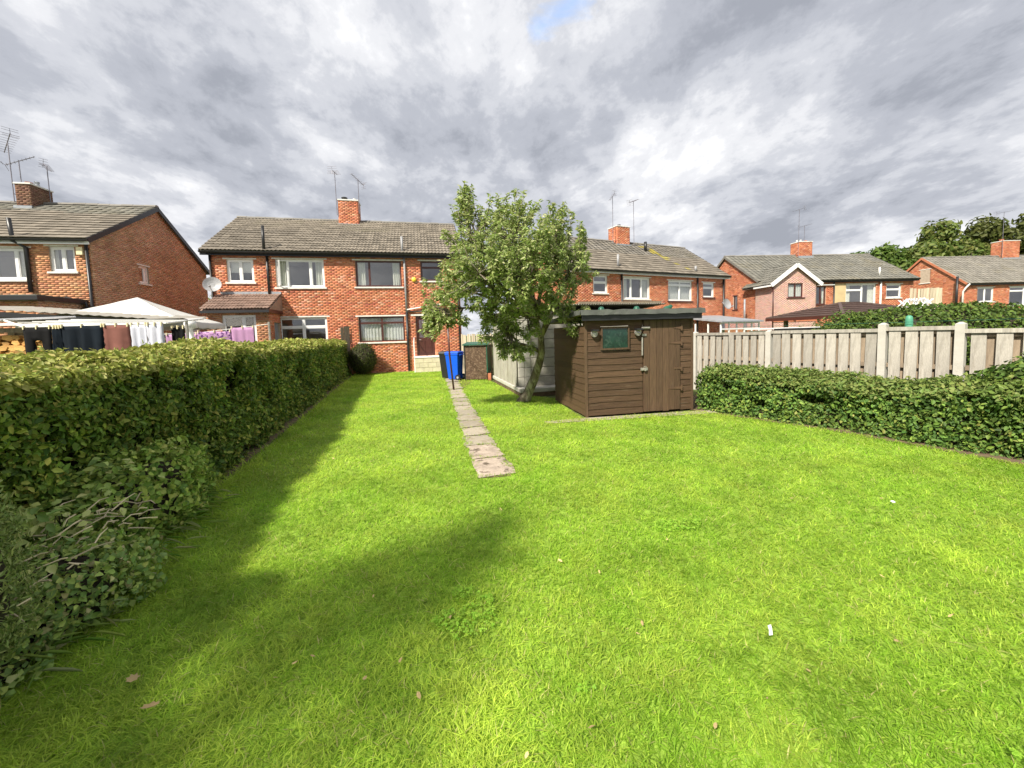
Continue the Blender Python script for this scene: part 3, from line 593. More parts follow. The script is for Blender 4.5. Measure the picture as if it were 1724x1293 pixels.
MB().box(-.46, -.38, -1.75, -.2, 4.02, 4.12).build('gutter', M['white'], h); pipe(h, [(-.2, -1.66, 1.0), (-.2, -1.66, 4.05)], .04, 'brownp'); pipe(h, [(-.7, .3, 1.6), (-.7, .3, 3.4)], .06, 'lead')
MB().box(-.22, 2.9, -1.64, -1.61, 1.75, 1.9).build('brick_band', M['terrac'], h); MB().lathe([(.05, 0), (.1, .05), (.09, .3), (.02, .38)], (1.2, -1.75, 1.95), 8).build('wall_lantern', M['blackp'], h)
MB().box(5.68, 6.5, -.06, -.012, 2.3, 4.3).build('canvas_blind', M['beige'], h)
chimney(h, 5.62, 6.72, 3.0, 3.8, 6.5, 7.85, pots=((5.8, .06, .12, 'stone'), (6.1, .06, .14, 'stone'), (6.5, .1, .08, 'terrac')), aerials=[((5.52, 2.95, 6.7), 3.6, 205, 1.8, 3, -16, .12), ((6.4, 3.4, 7.9), 1.3, 20, 1.7, 6, 14, .1)])
# ---- farthest house on the right ----
h = T('distant_brick_house', 'farthest brick house at the right edge under the tall trees', 'house', (38, 32.5, 0), 3)
ops = [(1.1, 2.55, 3.0, 4.2), (4.0, 6.3, 2.62, 4.2)]
wall(h, F0, 0, 12.5, 0, E3, ops); wall(h, ((0, 6.6, 0), -90), 0, 6.6, 0, 7.1, [(3.15, 3.95, 5.0, 6.2)], (3.3, 7.15, E3)); shell(h, 0, 12.5, 6.6, E3)
window(h, ((0, 6.6, 0), -90), 3.15, 3.95, 5.0, 6.2, trans=[.55], m='lead'); window(h, F0, *ops[0], cols=(.5, .5), sill_ext=.2); window(h, F0, *ops[1], cols=(.6, .4), trans=[.78, .78])
roof(h, -.12, 12.6, -.22, 3.3, 6.8, 4.56, 7.3, wave=0, base=(.22, .205, .18), n_obj=0, tw=.34, ex=.32, verge='terrac')
gutter(h, -.1, 12.6, -.26, 4.54); pipe(h, [(.0, -.3, 4.5), (-.25, -.25, 4.2), (-.3, -.1, 3.9), (-.3, -.1, 2)], .06, 'stone'); pipe(h, [(-.35, .3, 2), (-.35, .3, 5.2)], .08, 'blackp', 'soil_pipe')
chimney(h, 7.3, 8.9, 2.9, 3.8, 6.8, 8.6, pots=((7.7, .15, .14, 'terrac'),), aerials=[((7.2, 2.9, 7.2), 4.0, 15, 2.6, 8, 10, .2)])
# ------------------------------------------------------------------ path
pth = sheet('path', [(-.36, 3.95), (-.04, 4.0), (-1.4, 10.3), (-1.3, 12.7), (-1.85, 16.6), (-2.75, 16.4), (-2.2, 12.9), (-1.66, 10.2)], 0.0, M['soil'])
yb = [3.93, 4.55, 5.13, 5.62, 6.12, 6.62, 7.1, 7.62, 8.12, 8.6, 9.1, 9.65, 10.15, 10.7, 11.25, 11.8, 12.35, 12.9, 13.5]
for i in range(len(yb) - 1):
    ya, yc = yb[i] + .012, yb[i + 1] - .014; jx = rng.normal(0, .012); tw_ = rng.normal(0, .035)
    ed = lambda y: (-.40 - (y - 3.93) * .207, -.0 - (y - 3.93) * .216 if y < 9 else -1.095 - (y - 9) * .19)
    (l0, r0), (l1, r1) = ed(ya), ed(yc); j = lambda s=.02: rng.normal(0, s)
    z = .012 + rng.uniform(0, .012); mb = MB(); n = 4
    V = []
    for t in np.linspace(0, 1, n + 1):
        for s in np.linspace(0, 1, n + 1):
            x = (l0 + (r0 - l0) * s) * (1 - t) + (l1 + (r1 - l1) * s) * t + jx + (j(.018) if s in (0, 1) else 0); y = ya + (yc - ya) * t + s * (.09 + tw_) + (j(.008) if t in (0, 1) else 0)
            V.append((x, y, z + (rng.normal(0, .004) if 0 < s < 1 and 0 < t < 1 else -.008)))
    mb.add(V, [(a * (n + 1) + b, a * (n + 1) + b + 1, (a + 1) * (n + 1) + b + 1, (a + 1) * (n + 1) + b) for a in range(n) for b in range(n)])
    mb.build('paving_slab', M['slabw' if i < 2 else 'slab'], pth, smooth=True)
pt = sheet('patio', [(-6.6, 16.1), (-2.95, 16.95), (-2.2, 13.6), (-1.2, 13.3), (-1.0, 14), (-1.9, 17.2), (-6.7, 16.4)], 0.002, M['conc'])
sheet('shed_base', [(.55, 6.28), (1.1, 6.36), (3.62, 6.72), (3.58, 6.95), (1.1, 6.6), (.5, 6.42)], 0.006, M['slab'])
# ------------------------------------------------------------------ shed
sh = T('garden_shed', 'brown weatherboard garden shed with felt roof, window and padlocked door', 'shed', (1.27, 6.67, 0), 11)
SW, SD, SH, SHB = 2.07, 1.75, 1.70, 1.52
MB().box(.03, SW - .03, .02, SD - .03, .03, SHB).build('lining', M['oldwood'], sh)
def board(p0, p1, z0, z1, nout, m='shed'):
    p0 = Vector(p0); p1 = Vector(p1); n = Vector(nout); o = lambda p, z, k: (p.x + n.x * k, p.y + n.y * k, z)
    k0, k1 = .013 + rng.uniform(0, .004), .004; mb = MB(); S_ = max(1, int((p1 - p0).length / .25)); V = []
    w = [rng.normal(0, .0035) for _ in range(S_ + 1)]
    for i in range(S_ + 1):
        p = p0.lerp(p1, i / S_); zb = z0 - .006 + w[i]
        V += [o(p, zb, k0), o(p, z1, k1), o(p, z1, -.006), o(p, zb, -.006)]
    F = [(i * 4 + a, (i + 1) * 4 + a, (i + 1) * 4 + (a + 1) % 4, i * 4 + (a + 1) % 4) for i in range(S_) for a in range(4)] + [(0, 1, 2, 3), (S_ * 4 + 3, S_ * 4 + 2, S_ * 4 + 1, S_ * 4)]
    mb.add(V, F).build('weatherboard', M[m], sh)
nb = 15; bw = (SH - .03) / nb; wx0, wx1, wz0, wz1 = .28, .81, 1.17, 1.57
for k in range(nb):
    z0 = .03 + k * bw; z1 = z0 + bw + .004; zt = min(z1, SH - .01)
    if z1 > wz0 + .03 and z0 < wz1 - .03:
        board((.02, 0, 0), (wx0, 0, 0), z0, zt, (0, -1, 0)); board((wx1, 0, 0), (1.075, 0, 0), z0, zt, (0, -1, 0))
    else: board((.02, 0, 0), (1.075, 0, 0), z0, zt, (0, -1, 0))
    board((1.815, 0, 0), (SW - .02, 0, 0), z0, zt, (0, -1, 0))
    if z1 < SHB + .12:
        board((0, SD, 0), (0, .02, 0), z0, z1, (-1, 0, 0)); board((SW, .02, 0), (SW, SD, 0), z0, z1, (1, 0, 0)); board((SW, SD, 0), (0, SD, 0), z0, z1, (0, 1, 0))
for (x, y) in ((-.012, -.012), (SW - .03, -.012)): MB().box(x, x + .042, y - .012, y + .03, .0, SH - .02).build('corner_post', M['shedv'], sh)
MB().box(-.02, SW + .02, -.0, .05, 1.6, 1.70).build('top_rail', M['shed'], sh)
dr = MB().box(1.09, 1.80, -.012, .01, .03, 1.67).build('door', M['shedv'], sh)
xs = [1.085, 1.2, 1.335, 1.46, 1.58, 1.7, 1.805]
for a, b in zip(xs[:-1], xs[1:]): MB().box(a + .003, b - .003, -.034 - rng.uniform(0, .004), -.012, .02 + rng.uniform(0, .02), 1.675).build('door_board', M['shedv'], dr, bevel=.003)
for z, l in ((1.52, .14), (1.25, .25), (.79, .14), (.43, .25)):
    MB().add([(1.815, -.048, z - .022), (1.815, -.048, z + .022), (1.815 - l, -.044, z + .007), (1.815 - l, -.044, z - .007), (1.815, -.036, z - .022), (1.815, -.036, z + .022), (1.815 - l, -.036, z + .007), (1.815 - l, -.036, z - .007)],
             [(0, 1, 2, 3), (7, 6, 5, 4), (0, 4, 5, 1), (1, 5, 6, 2), (2, 6, 7, 3), (3, 7, 4, 0)]).box(1.812, 1.845, -.05, -.03, z - .05, z + .05).build('hinge', M['rust'], dr)
MB().box(1.02, 1.15, -.055, -.036, .78, .83).lathe([(.028, 0), (.03, .012), (.028, .024)], (1.09, -.08, .8), 10, 'y').tube([(1.07, -.07, .82), (1.07, -.07, .855), (1.11, -.07, .855), (1.11, -.07, .82)], .006, 6).build('padlock_hasp', M['steel'], dr)
MB().box(1.04, 1.2, -.052, -.036, 1.515, 1.555).tube([(1.05, -.06, 1.535), (1.19, -.06, 1.535)], .011, 8).tube([(1.15, -.06, 1.535), (1.15, -.09, 1.525)], .007, 6).build('bolt', M['steel'], dr)
MB().box(1.05, 1.13, -.055, -.036, 1.39, 1.43).tube([(1.05, -.05, 1.37), (1.045, -.055, 1.05)], .014, 8).build('latch_bar', M['steel'], dr)
wd = MB().box(wx0, wx1, -.045, -.0, wz0, wz0 + .03).box(wx0, wx1, -.045, -.0, wz1 - .03, wz1).box(wx0, wx0 + .025, -.045, 0, wz0 + .03, wz1 - .03).box(wx1 - .025, wx1, -.045, 0, wz0 + .03, wz1 - .03).build('window', M['shedv'], sh)
MB().box(wx0 + .02, wx1 - .02, -.028, -.02, wz0 + .025, wz1 - .025).build('pane', M['sheen'], wd)
for x in (.145, .96):
    l = MB().lathe([(.06, 0), (.06, .03), (.05, .05)], (x, -.075, 1.46), 12, 'y').build('bulkhead_lamp', M['steel'], sh)
    MB().lathe([(.046, 0), (.04, -.03), (.02, -.05)], (x - .01, -.075, 1.455), 12, 'y').build('lens', M['glass'], l); MB().box(x - .055, x + .06, -.13, -.05, 1.5, 1.53).build('hood', M['blackp'], l)
# roof with wrinkled felt
nx, ny = 24, 10; V = []
for j in range(ny + 1):
    for i in range(nx + 1):
        x = -.14 + (SW + .28) * i / nx; y = -.17 + (SD + .3) * j / ny; z = 1.86 - .11 * j / ny + .006 * math.sin(i * 1.7 + j) + rng.normal(0, .003); V.append((x, y, z))
n0 = len(V)
for i in range(nx + 1): V.append((V[i][0], -.185 + rng.normal(0, .004), 1.775 + .004 * math.sin(i * 1.3) + rng.normal(0, .003)))
n1_ = len(V)
for j in range(ny + 1): V.append((-.15 + rng.normal(0, .003), V[j * (nx + 1)][1], V[j * (nx + 1)][2] - .08))
n2_ = len(V)
for j in range(ny + 1): V.append((SW + .15, V[j * (nx + 1)][1], V[j * (nx + 1)][2] - .08))
F = [(j * (nx + 1) + i, j * (nx + 1) + i + 1, (j + 1) * (nx + 1) + i + 1, (j + 1) * (nx + 1) + i) for j in range(ny) for i in range(nx)]
F += [(n0 + i, n0 + i + 1, i + 1, i) for i in range(nx)] + [(n1_ + j, j * (nx + 1), (j + 1) * (nx + 1), n1_ + j + 1) for j in range(ny)] + [(j * (nx + 1) + nx, n2_ + j, n2_ + j + 1, (j + 1) * (nx + 1) + nx) for j in range(ny)]
rf = MB().add(V, F).build('roof', M['felt'], sh, smooth=False)
MB().prism([(-.12, -.15, 1.835), (-.12, SD + .1, 1.715), (-.12, SD + .1, 1.68), (-.12, -.15, 1.79)], (SW + .24, 0, 0)).build('roof_deck', M['oldwood'], rf)
MB().box(-.1, SW + .1, -.14, -.1, 1.68, 1.785).build('fascia', M['blackp'], sh)
for k, x in enumerate((.62, 1.36, 2.0)):
    if k < 2: MB().lathe([(.085, 0), (.085, .03), (.06, .05), (.062, .13), (.04, .17), (.012, .18)], (x, .7, 1.79), 14).build('roof_cowl', M['green'], rf, smooth=True)
    else: MB().lathe([(.1, 0), (.1, .03), (.05, .05)], (x, .7, 1.79), 14).tube([(x - .06, .7, 1.83), (x + .0, .7, 1.9), (x + .08, .7, 1.93), (x + .12, .7, 1.97)], [.06, .06, .05, .03], 10).build('roof_cowl', M['green'], rf, smooth=True)
# ------------------------------------------------------------------ garage behind
ga = T('concrete_garage', 'pale concrete sectional outbuilding with corrugated roof behind shed and tree', 'outbuilding', (.14, 9.4, 0), 14)
MB().box(-.05, 3.9, -.4, 2.86, 0, .1).build('base', M['soil'], ga); MB().box(-.07, 3.9, -.42, 2.88, .1, .2).build('floor_slab', M['concw'], ga, bevel=.015)
MB().box(.02, 3.88, .03, 2.86, .2, 2.02).build('lining', M['conc'], ga)
for k in range(8):
    z0 = .2 + k * .23; MB().box(.32, 3.9, -.02, .028, z0 + .006, z0 + .224).build('concrete_panel', M['conc'], ga, bevel=.008)
    for i in range(2): MB().box(.0 + i * .16 + .004, .156 + i * .16, -.035, .025, z0 + .005, z0 + .225).build('concrete_block', M['concw'], ga, bevel=.008)
for i in range(6):
    y0 = .03 + i * .475; MB().box(-.03, .02, y0 + .006, y0 + .468, .2, 2.0).build('side_panel', M['conc'], ga, bevel=.01); MB().box(-.05, -.03, y0 - .03, y0 + .03, .2, 2.0).build('pilaster', M['conc'], ga, bevel=.006)
n = 64; V = []
for y, z in ((-.2, 2.16), (3.0, 2.0)):
    for i in range(n * 2 + 1): V.append((-.15 + 4.15 * i / (n * 2), y, z + .03 * (i % 2)))
MB().add(V, [(i, i + 1, n * 2 + 2 + i, n * 2 + 1 + i) for i in range(n * 2)]).build('corrugated_roof', M['corr'], ga)
MB().box(1.6, 3.9, -.16, -.02, 2.19, 2.24).build('roof_board', M['oldwood'], ga)
# ------------------------------------------------------------------ bunker, bins, post
b = T('storage_bunker', 'brown board storage bunker with green sloping lid beside the bins', 'bunker', (-1.59, 12.84, 0), -8)
MB().box(0.03, .76, .02, .55, 0, 1.14).build('body', M['oldwood'], b); MB().box(.045, .755, -.012, .018, .03, 1.12).build('front_board', M['bunk'], b)
MB().box(0, .04, -.02, .57, 0, 1.16).build('side_post', M['blackp'], b); MB().box(.757, .79, -.02, .57, .25, 1.16).build('side_post', M['green'], b)
MB().prism([(-.04, -.08, 1.16), (-.04, -.08, 1.19), (-.04, .6, 1.26), (-.04, .6, 1.23)], (.88, 0, 0)).build('lid', M['green'], b)
def bin_(name, label, loc, rz, m, lidm):
    t = T(name, label, 'wheelie bin', loc, rz)
    P = lambda w, d, y, z: [(-w / 2, y - d / 2, z), (w / 2, y - d / 2, z), (w / 2, y + d / 2, z), (-w / 2, y + d / 2, z)]
    MB().add(P(.33, .36, .02, .04) + P(.4, .47, 0, .84) + P(.43, .5, 0, .85) + P(.43, .5, 0, .9), [(0, 3, 2, 1)] + [(k * 4 + i, k * 4 + (i + 1) % 4, k * 4 + 4 + (i + 1) % 4, k * 4 + 4 + i) for k in range(3) for i in range(4)] + [(12, 13, 14, 15)]).build('body', M[m], t, bevel=.02)
    MB().add(P(.44, .53, 0, .905) + P(.44, .53, 0, .925) + P(.37, .44, .02, .965), [(0, 3, 2, 1)] + [(k * 4 + i, k * 4 + (i + 1) % 4, k * 4 + 4 + (i + 1) % 4, k * 4 + 4 + i) for k in range(2) for i in range(4)] + [(8, 9, 10, 11)]).build('lid', M[lidm], t, bevel=.012)
    for x in (-.19, .19):
        w = MB().lathe([(.03, -.025), (.095, -.025), (.1, -.01), (.1, .01), (.095, .025), (.03, .025)], (x, .22, .1), 16, 'x').build('wheel', M['blackp'], t); MB().lathe([(.04, -.028), (.045, 0), (.04, .028)], (x, .22, .1), 12, 'x').build('hub', M['greyp'], w)
    MB().tube([(-.2, .33, .86), (.2, .33, .86)], .017, 8).build('handle', M[lidm], t); return t
bin_('wheelie_bin', 'bright blue wheelie bin with blue lid behind the clothes post', (-1.95, 13.05, 0), 248, 'blue', 'blue')
bin_('wheelie_bin', 'dark grey wheelie bin half hidden behind the blue bin', (-2.25, 13.5, 0), 255, 'blackp', 'blackp')
tag(MB().tube([(-1.62, 10.53, 0), (-1.7, 10.53, 1.0), (-1.72, 10.53, 1.95)], .026, 10).tube([(-1.78, 10.53, 1.9), (-1.66, 10.53, 1.9)], .012, 6).build('clothes_post', M['brownp'], None, smooth=True), 'thin dark metal clothes post standing on the garden path', 'post')
tag(MB().tube([(-1.72, 10.53, 1.9), (-2.8, 13.5, 1.93), (-3.86, 16.9, 2.12)], .012, 5).build('washing_line', M['rope']), 'white washing line from the clothes post to the back door', 'washing line')
tag(MB().box(0, .1, 0, .2, 0, .22).build('brick_block', M['terrac']), 'single orange brick block by the foot of the bunker', 'brick').location = (-.8, 12.55, 0)
# ------------------------------------------------------------------ fences
def slat_mesh(w, hgt, th=.02):
    mb = MB().box(-w / 2, w / 2, -th / 2, th / 2, 0, hgt); return mb.mesh('slat')
fn = T('slatted_fence', 'hit-and-miss timber fence with concrete posts beyond the right hedge', 'fence', (0, 0, 0))
PTS = [(3.55, 11.0), (4.5, 9.45), (5.36, 8.02), (6.23, 6.47), (6.66, 5.72), (7.5, 4.2)]
for i in range(len(PTS) - 1):
    a = Vector((*PTS[i], 0)); c = Vector((*PTS[i + 1], 0)); d = (c - a).normalized(); ln = (c - a).length; nrm = Vector((d.y, -d.x, 0)); nrm = nrm if nrm.y < 0 else -nrm
    ang = math.atan2(d.y, d.x); top = (1.36, 1.38, 1.40, 1.42, 1.37)[i]
    pn = MB()
    for z in (.25, .8, top - .07): pn.obox(a + d * .06 + Vector((0, 0, z)), c - d * .06 + Vector((0, 0, z)), .045, .07)
    p = pn.build('fence_panel', M['fenceb'], fn)
    pw = .112 if i < 2 else .142; sp = .146 if i < 2 else .172
    if i == 4: pw, sp = .145, .2
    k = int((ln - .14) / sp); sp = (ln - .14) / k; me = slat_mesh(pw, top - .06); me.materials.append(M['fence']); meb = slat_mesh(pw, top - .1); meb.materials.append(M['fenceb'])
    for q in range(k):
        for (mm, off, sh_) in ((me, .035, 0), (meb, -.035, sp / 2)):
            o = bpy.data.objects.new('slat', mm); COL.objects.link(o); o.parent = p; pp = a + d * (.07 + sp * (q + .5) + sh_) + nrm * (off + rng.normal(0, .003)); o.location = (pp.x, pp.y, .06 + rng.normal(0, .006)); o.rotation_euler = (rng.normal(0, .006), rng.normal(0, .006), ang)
    MB().obox(a + d * .05 + nrm * .055 + Vector((0, 0, top - .025)), c - d * .05 + nrm * .055 + Vector((0, 0, top - .025)), .02, .06).build('top_rail', M['fence'], p)
for i, (x, y) in enumerate(PTS):
    s = .05; hh = (1.42, 1.42, 1.42, 1.5, 1.48, 1.46, 1.46)[i]; d = Vector((PTS[min(i + 1, 5)][0] - PTS[max(i - 1, 0)][0], PTS[min(i + 1, 5)][1] - PTS[max(i - 1, 0)][1], 0)); d.normalize(); ang = math.atan2(d.y, d.x)
    o = MB().add([(-s, -s * 1.3, 0), (s, -s * 1.3, 0), (s, s * 1.3, 0), (-s, s * 1.3, 0), (-s, -s * 1.3, hh - .03), (s, -s * 1.3, hh - .03), (s, s * 1.3, hh - .03), (-s, s * 1.3, hh - .03), (-.012, -.02, hh), (.012, -.02, hh), (.012, .02, hh), (-.012, .02, hh)],
        [(0, 3, 2, 1), (0, 1, 5, 4), (1, 2, 6, 5), (2, 3, 7, 6), (3, 0, 4, 7), (4, 5, 9, 8), (5, 6, 10, 9), (6, 7, 11, 10), (7, 4, 8, 11), (8, 9, 10, 11)]).build('concrete_post', M['concw'], fn); o.location = (x, y, 0); o.rotation_euler = (0, 0, ang)
def slat_fence(name, label, a, c, hgt, w, gap, m, rails=(.3, 1.1), mr='oldwood'):
    t = T(name, label, 'fence'); a = Vector((*a, 0)); c = Vector((*c, 0)); d = (c - a).normalized(); k = int((c - a).length / (w + gap)); ang = math.atan2(d.y, d.x)
    for q in range(k):
        me = slat_mesh(w, hgt + rng.normal(0, .015)); me.materials.append(M[m]); o = bpy.data.objects.new('slat', me); COL.objects.link(o); o.parent = t; pp = a + d * ((w + gap) * (q + .5)); o.location = (pp.x, pp.y, 0); o.rotation_euler = (0, rng.normal(0, .01), ang)
    n = Vector((-d.y, d.x, 0))
    for z in rails: MB().obox(a + n * .035 + Vector((0, 0, z)), c + n * .035 + Vector((0, 0, z)), .04, .07).build('rail', M[mr], t)
    return t
slat_fence('boundary_fence', 'pale vertical board fence behind the bunker and blue bin', (-1.95, 14.9), (-.55, 13.2), 1.52, .1, .045, 'fencep')
slat_fence('party_fence', 'short dark board fence jutting from the house wall by the hedge', (-7.0, 15.9), (-6.75, 16.2), 2.0, .12, .01, 'oldwood', (.4, 1.7))
slat_fence('tall_board_fence', 'tall honey coloured board screen between the two far right houses', (24.9, 24.2), (26.6, 23.9), 3.55, .16, .01, 'fencep', (1, 2.6))
# ------------------------------------------------------------------ hedges and shrubs
PRIVET = [(.17, .25, .04), (.115, .19, .033), (.26, .32, .06), (.36, .36, .08), (.075, .14, .03)]
def polyline(pts):
    P = np.array(pts, float); seg = np.linalg.norm(np.diff(P, axis=0), axis=1); L = np.concatenate([[0], np.cumsum(seg)])
    def at(s): return np.stack([np.interp(s, L, P[:, 0]), np.interp(s, L, P[:, 1])], 1)
    return at, L[-1]
def hedge(name, label, cat, line, side, thick, hf, dens, size, cols, wts, top_cols=None, seed=1, rough=.07, layers=((0, .85), (.07, .4), (.16, .2)), corner=.12, hole=.0, ends=True, m='leafd', shape=(.35, .75, 1., .62), asp=.55):
    """line: front base polyline; side +1: hedge body lies to the left of the walking direction"""
    t = T(name, label, cat, (0, 0, 0)); at, L = polyline(line)
    P3 = at(np.linspace(0, L, 60)); 
    def surf(s, v, inset):
        """v: 0..1 front bottom to top, 1..2 across the top, 2..3 down the back"""
        p = at(s); q = at(np.clip(s + .05, 0, L)) - at(np.clip(s - .05, 0, L)); tang = q / np.maximum(np.linalg.norm(q, axis=1), 1e-9)[:, None]
        inw = np.stack([-tang[:, 1], tang[:, 0]], 1) * side; H = hf(s)
        a = np.clip(v, 0, 1); bq = np.clip(v - 1, 0, 1); c = np.clip(v - 2, 0, 1)
        depth = np.where(v < 1, .08 * a + .05 * np.sin(a * 3.1), np.where(v < 2, .08 + (thick - .12) * bq, thick - .04 + .0 * c)); z = np.where(v < 1, H * a, np.where(v < 2, H + .07 * np.sin(bq * math.pi), H * (1 - c)))
        nrm = np.where((v < 1)[:, None], np.concatenate([-inw, .12 * np.ones((len(s), 1))], 1), np.where((v < 2)[:, None], np.array([[0, 0, 1.]]), np.concatenate([inw, 0 * s[:, None]], 1)))
        # round the front top corner
        k = np.exp(-((v - 1) / .13) ** 2) * corner; nrm = nrm + k[:, None] * 6 * np.where((v < 1)[:, None], np.array([[0, 0, 1.]]), np.concatenate([-inw, 0 * s[:, None]], 1)); nrm = unit(nrm)
        pos = np.concatenate([p + inw * depth[:, None], z[:, None]], 1)
        dis = rough * vn(pos, 2.3, seed) + rough * .6 * vn(pos, 6.5, seed + 1) - hole * np.clip(vn(pos, 3.1, seed + 2) - .45, 0, 1) * (v < 1)
        return pos + nrm * (dis - inset - k * .35 * .5)[:, None], nrm
    # inner twig mass
    ns, nv = max(20, int(L / .2)), 18; sv = np.repeat(np.linspace(0, L, ns), nv); vv = np.tile(np.concatenate([np.linspace(0, 1, 7), np.linspace(1.15, 2, 6), np.linspace(2.2, 3, 5)]), ns)
    V, _ = surf(sv, vv, .27); V[:, 2] = np.maximum(V[:, 2], -.0)
    i, j = np.meshgrid(np.arange(ns - 1), np.arange(nv - 1), indexing='ij'); b = (i * nv + j).ravel()[:, None]
    F = b + np.array([[0, nv, nv + 1, 1]]); caps = [np.array([np.arange(nv)]), np.array([(ns - 1) * nv + np.arange(nv)[::-1]])]
    link('branch_mass', npmesh('branch_mass', V, [F] + caps), M['twig'], t)
    Ps, Ns, Cs, Ls = [], [], [], []
    for inset, share in layers:
        Hm = float(np.mean(hf(np.linspace(0, L, 30)))); n = int(L * (Hm + thick + .4 * Hm) * dens * share * 1.6)
        s = rng.uniform(0, L, n); u = rng.uniform(0, Hm + thick + .4 * Hm, n); v = np.where(u < Hm, u / Hm, np.where(u < Hm + thick, 1 + (u - Hm) / thick, 2 + (u - Hm - thick) / Hm))
        p = at(s); dist = np.linalg.norm(p, axis=1); ref = 3.2
        keep = rng.random(n) < np.clip((ref / dist) ** .9, .16, 1); s, v, dist = s[keep], v[keep], dist[keep]
        pos, nrm = surf(s, v, inset); nn = len(s)
        C = palette(nn, cols, wts, .35) * np.clip(1.08 + .3 * vn(pos, 1.7, seed + 3) + .2 * vn(pos, 5, seed), .5, 1.6)[:, None]
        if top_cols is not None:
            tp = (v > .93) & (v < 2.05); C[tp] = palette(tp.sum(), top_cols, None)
        Ps.append(pos + rng.normal(0, .018, (nn, 3))); Ns.append(unit(nrm + rng.normal(0, .95, (nn, 3)) + np.array([0, 0, .35]))); Cs.append(C); Ls.append(size * rng.uniform(.65, 1.3, nn) * np.clip((dist / ref) ** .42, .85, 2.1))
    if ends:
        for e in (0, L):
            n = int(thick * 1.2 * dens * .35); p, _ = surf(np.full(n, e), rng.uniform(1, 2, n), 0); p[:, 2] *= rng.random(n) ** .7; d = (at(np.array([L])) - at(np.array([0])))[0]; d = d / np.linalg.norm(d) * (1 if e else -1)
            nr = np.tile(np.array([d[0], d[1], .1]), (n, 1)); p = p + nr * (.04 + rng.normal(0, .04, (n, 1))); Ps.append(p); Ns.append(unit(nr + rng.normal(0, .5, (n, 3)))); Cs.append(palette(n, cols, wts)); Ls.append(size * 1.4 * rng.uniform(.7, 1.3, n))
    P = np.concatenate(Ps); N = np.concatenate(Ns); C = np.concatenate(Cs); Ln = np.concatenate(Ls); D = rng.normal(0, 1, P.shape) + np.array([0, 0, -.4]); P[:, 2] = np.maximum(P[:, 2], .02)
    leaves('foliage', P, N, D, Ln, Ln * asp * rng.uniform(.85, 1.2, len(Ln)), C, M[m], t, 'stuff', shape)
    return t
LH = [(-1.9, -.7), (-2.45, 1.0), (-2.88, 2.4), (-3.2, 3.9), (-3.95, 6.4), (-5.25, 10.9), (-6.75, 16.0)]
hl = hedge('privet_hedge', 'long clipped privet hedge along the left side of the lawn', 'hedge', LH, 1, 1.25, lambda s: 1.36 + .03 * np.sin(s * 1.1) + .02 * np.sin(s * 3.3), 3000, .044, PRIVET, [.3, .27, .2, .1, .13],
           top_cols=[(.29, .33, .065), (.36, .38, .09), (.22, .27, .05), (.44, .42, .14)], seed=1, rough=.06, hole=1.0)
def blob(name, label, cat, c, rad, n, size, cols, wts=None, m='leaf', asp=.55, lump=.15, seed=3, shape=(.35, .75, 1., .62), squash=.0, up=0, layers=3, core=.8, nj=.45, stem=True, group=None, nf=2.2):
    """rounded bush: branch mass, stems and several layers of leaves"""
    t = T(name, label, cat, (c[0], c[1], 0), 0, group); rad = np.array(rad, float)
    d = unit(rng.normal(0, 1, (n, 3))); r = rng.choice([1, .93, .85][:layers], n); wob = 1 + lump * vn(d * rad * 1.0 + np.array(c), nf, seed) + lump * .5 * vn(d * rad + np.array(c), nf * 2.6, seed + 1)
    P = d * rad * (r * wob)[:, None] + np.array([0, 0, c[2]]); ok = P[:, 2] > .02; P = P[ok]; d = d[ok]; k = len(P)
    N = unit(d / rad + rng.normal(0, nj, (k, 3)) * np.mean(1 / rad)); D = rng.normal(0, 1, (k, 3)) + np.array([0, 0, up]); Ln = size * rng.uniform(.65, 1.3, k)
    leaves('foliage', P, N, D, Ln, Ln * asp, palette(k, cols, wts), M[m], t, 'stuff', shape)
    a, b = 20, 12; V = []
    th, ph = np.meshgrid(np.linspace(0, 2 * np.pi, a, endpoint=False), np.linspace(.05, math.pi - .05, b)); dd = np.stack([np.cos(th) * np.sin(ph), np.sin(th) * np.sin(ph), np.cos(ph)], -1).reshape(-1, 3)
    wob = 1 + lump * vn(dd * rad * 1.0 + np.array(c), nf, seed); V = dd * rad * core * wob[:, None] + np.array([0, 0, c[2]]); V[:, 2] = np.maximum(V[:, 2], 0)
    F = np.array([[j * a + i, j * a + (i + 1) % a, (j + 1) * a + (i + 1) % a, (j + 1) * a + i] for j in range(b - 1) for i in range(a)])
    if core: link('branch_mass', npmesh('branch_mass', V, [F]), M['twig'], t)
    if stem: MB().tube([(0, 0, 0), (.02, .01, c[2])], [.05, .03], 7).build('stem', M['bark'], t)
    return t
blob('round_bush', 'clipped round bush at the far end of the left hedge by the house', 'bush', (-6.1, 15.75, .66), (.55, .55, .66), 7000, .05, [(.075, .1, .018), (.1, .12, .022), (.055, .08, .016)], asp=.45, lump=.05, core=.9)
blob('ivy_shrub', 'low ivy and bramble mound at the foot of the left hedge', 'shrub', (-3.0, 2.85, .2), (.4, .75, .42), 9500, .046, [(.27, .4, .075), (.4, .5, .11), (.55, .6, .17), (.16, .26, .055)], [.35, .3, .15, .2], asp=.7, lump=.34, nf=3.2, m='leafd', shape=(.3, .6, 1., .7), nj=.95, core=.72, up=.5)
blob('ivy_mound', 'low trailing ivy mound at the bottom left corner of the lawn', 'shrub', (-2.52, 1.75, .12), (.38, .6, .36), 11000, .036, [(.22, .34, .1), (.32, .44, .11), (.45, .54, .14), (.52, .5, .24)], [.4, .3, .2, .1], asp=.75, lump=.34, nf=3.4, m='leafd', shape=(.3, .6, 1., .7), nj=.95, core=.72, up=.3)
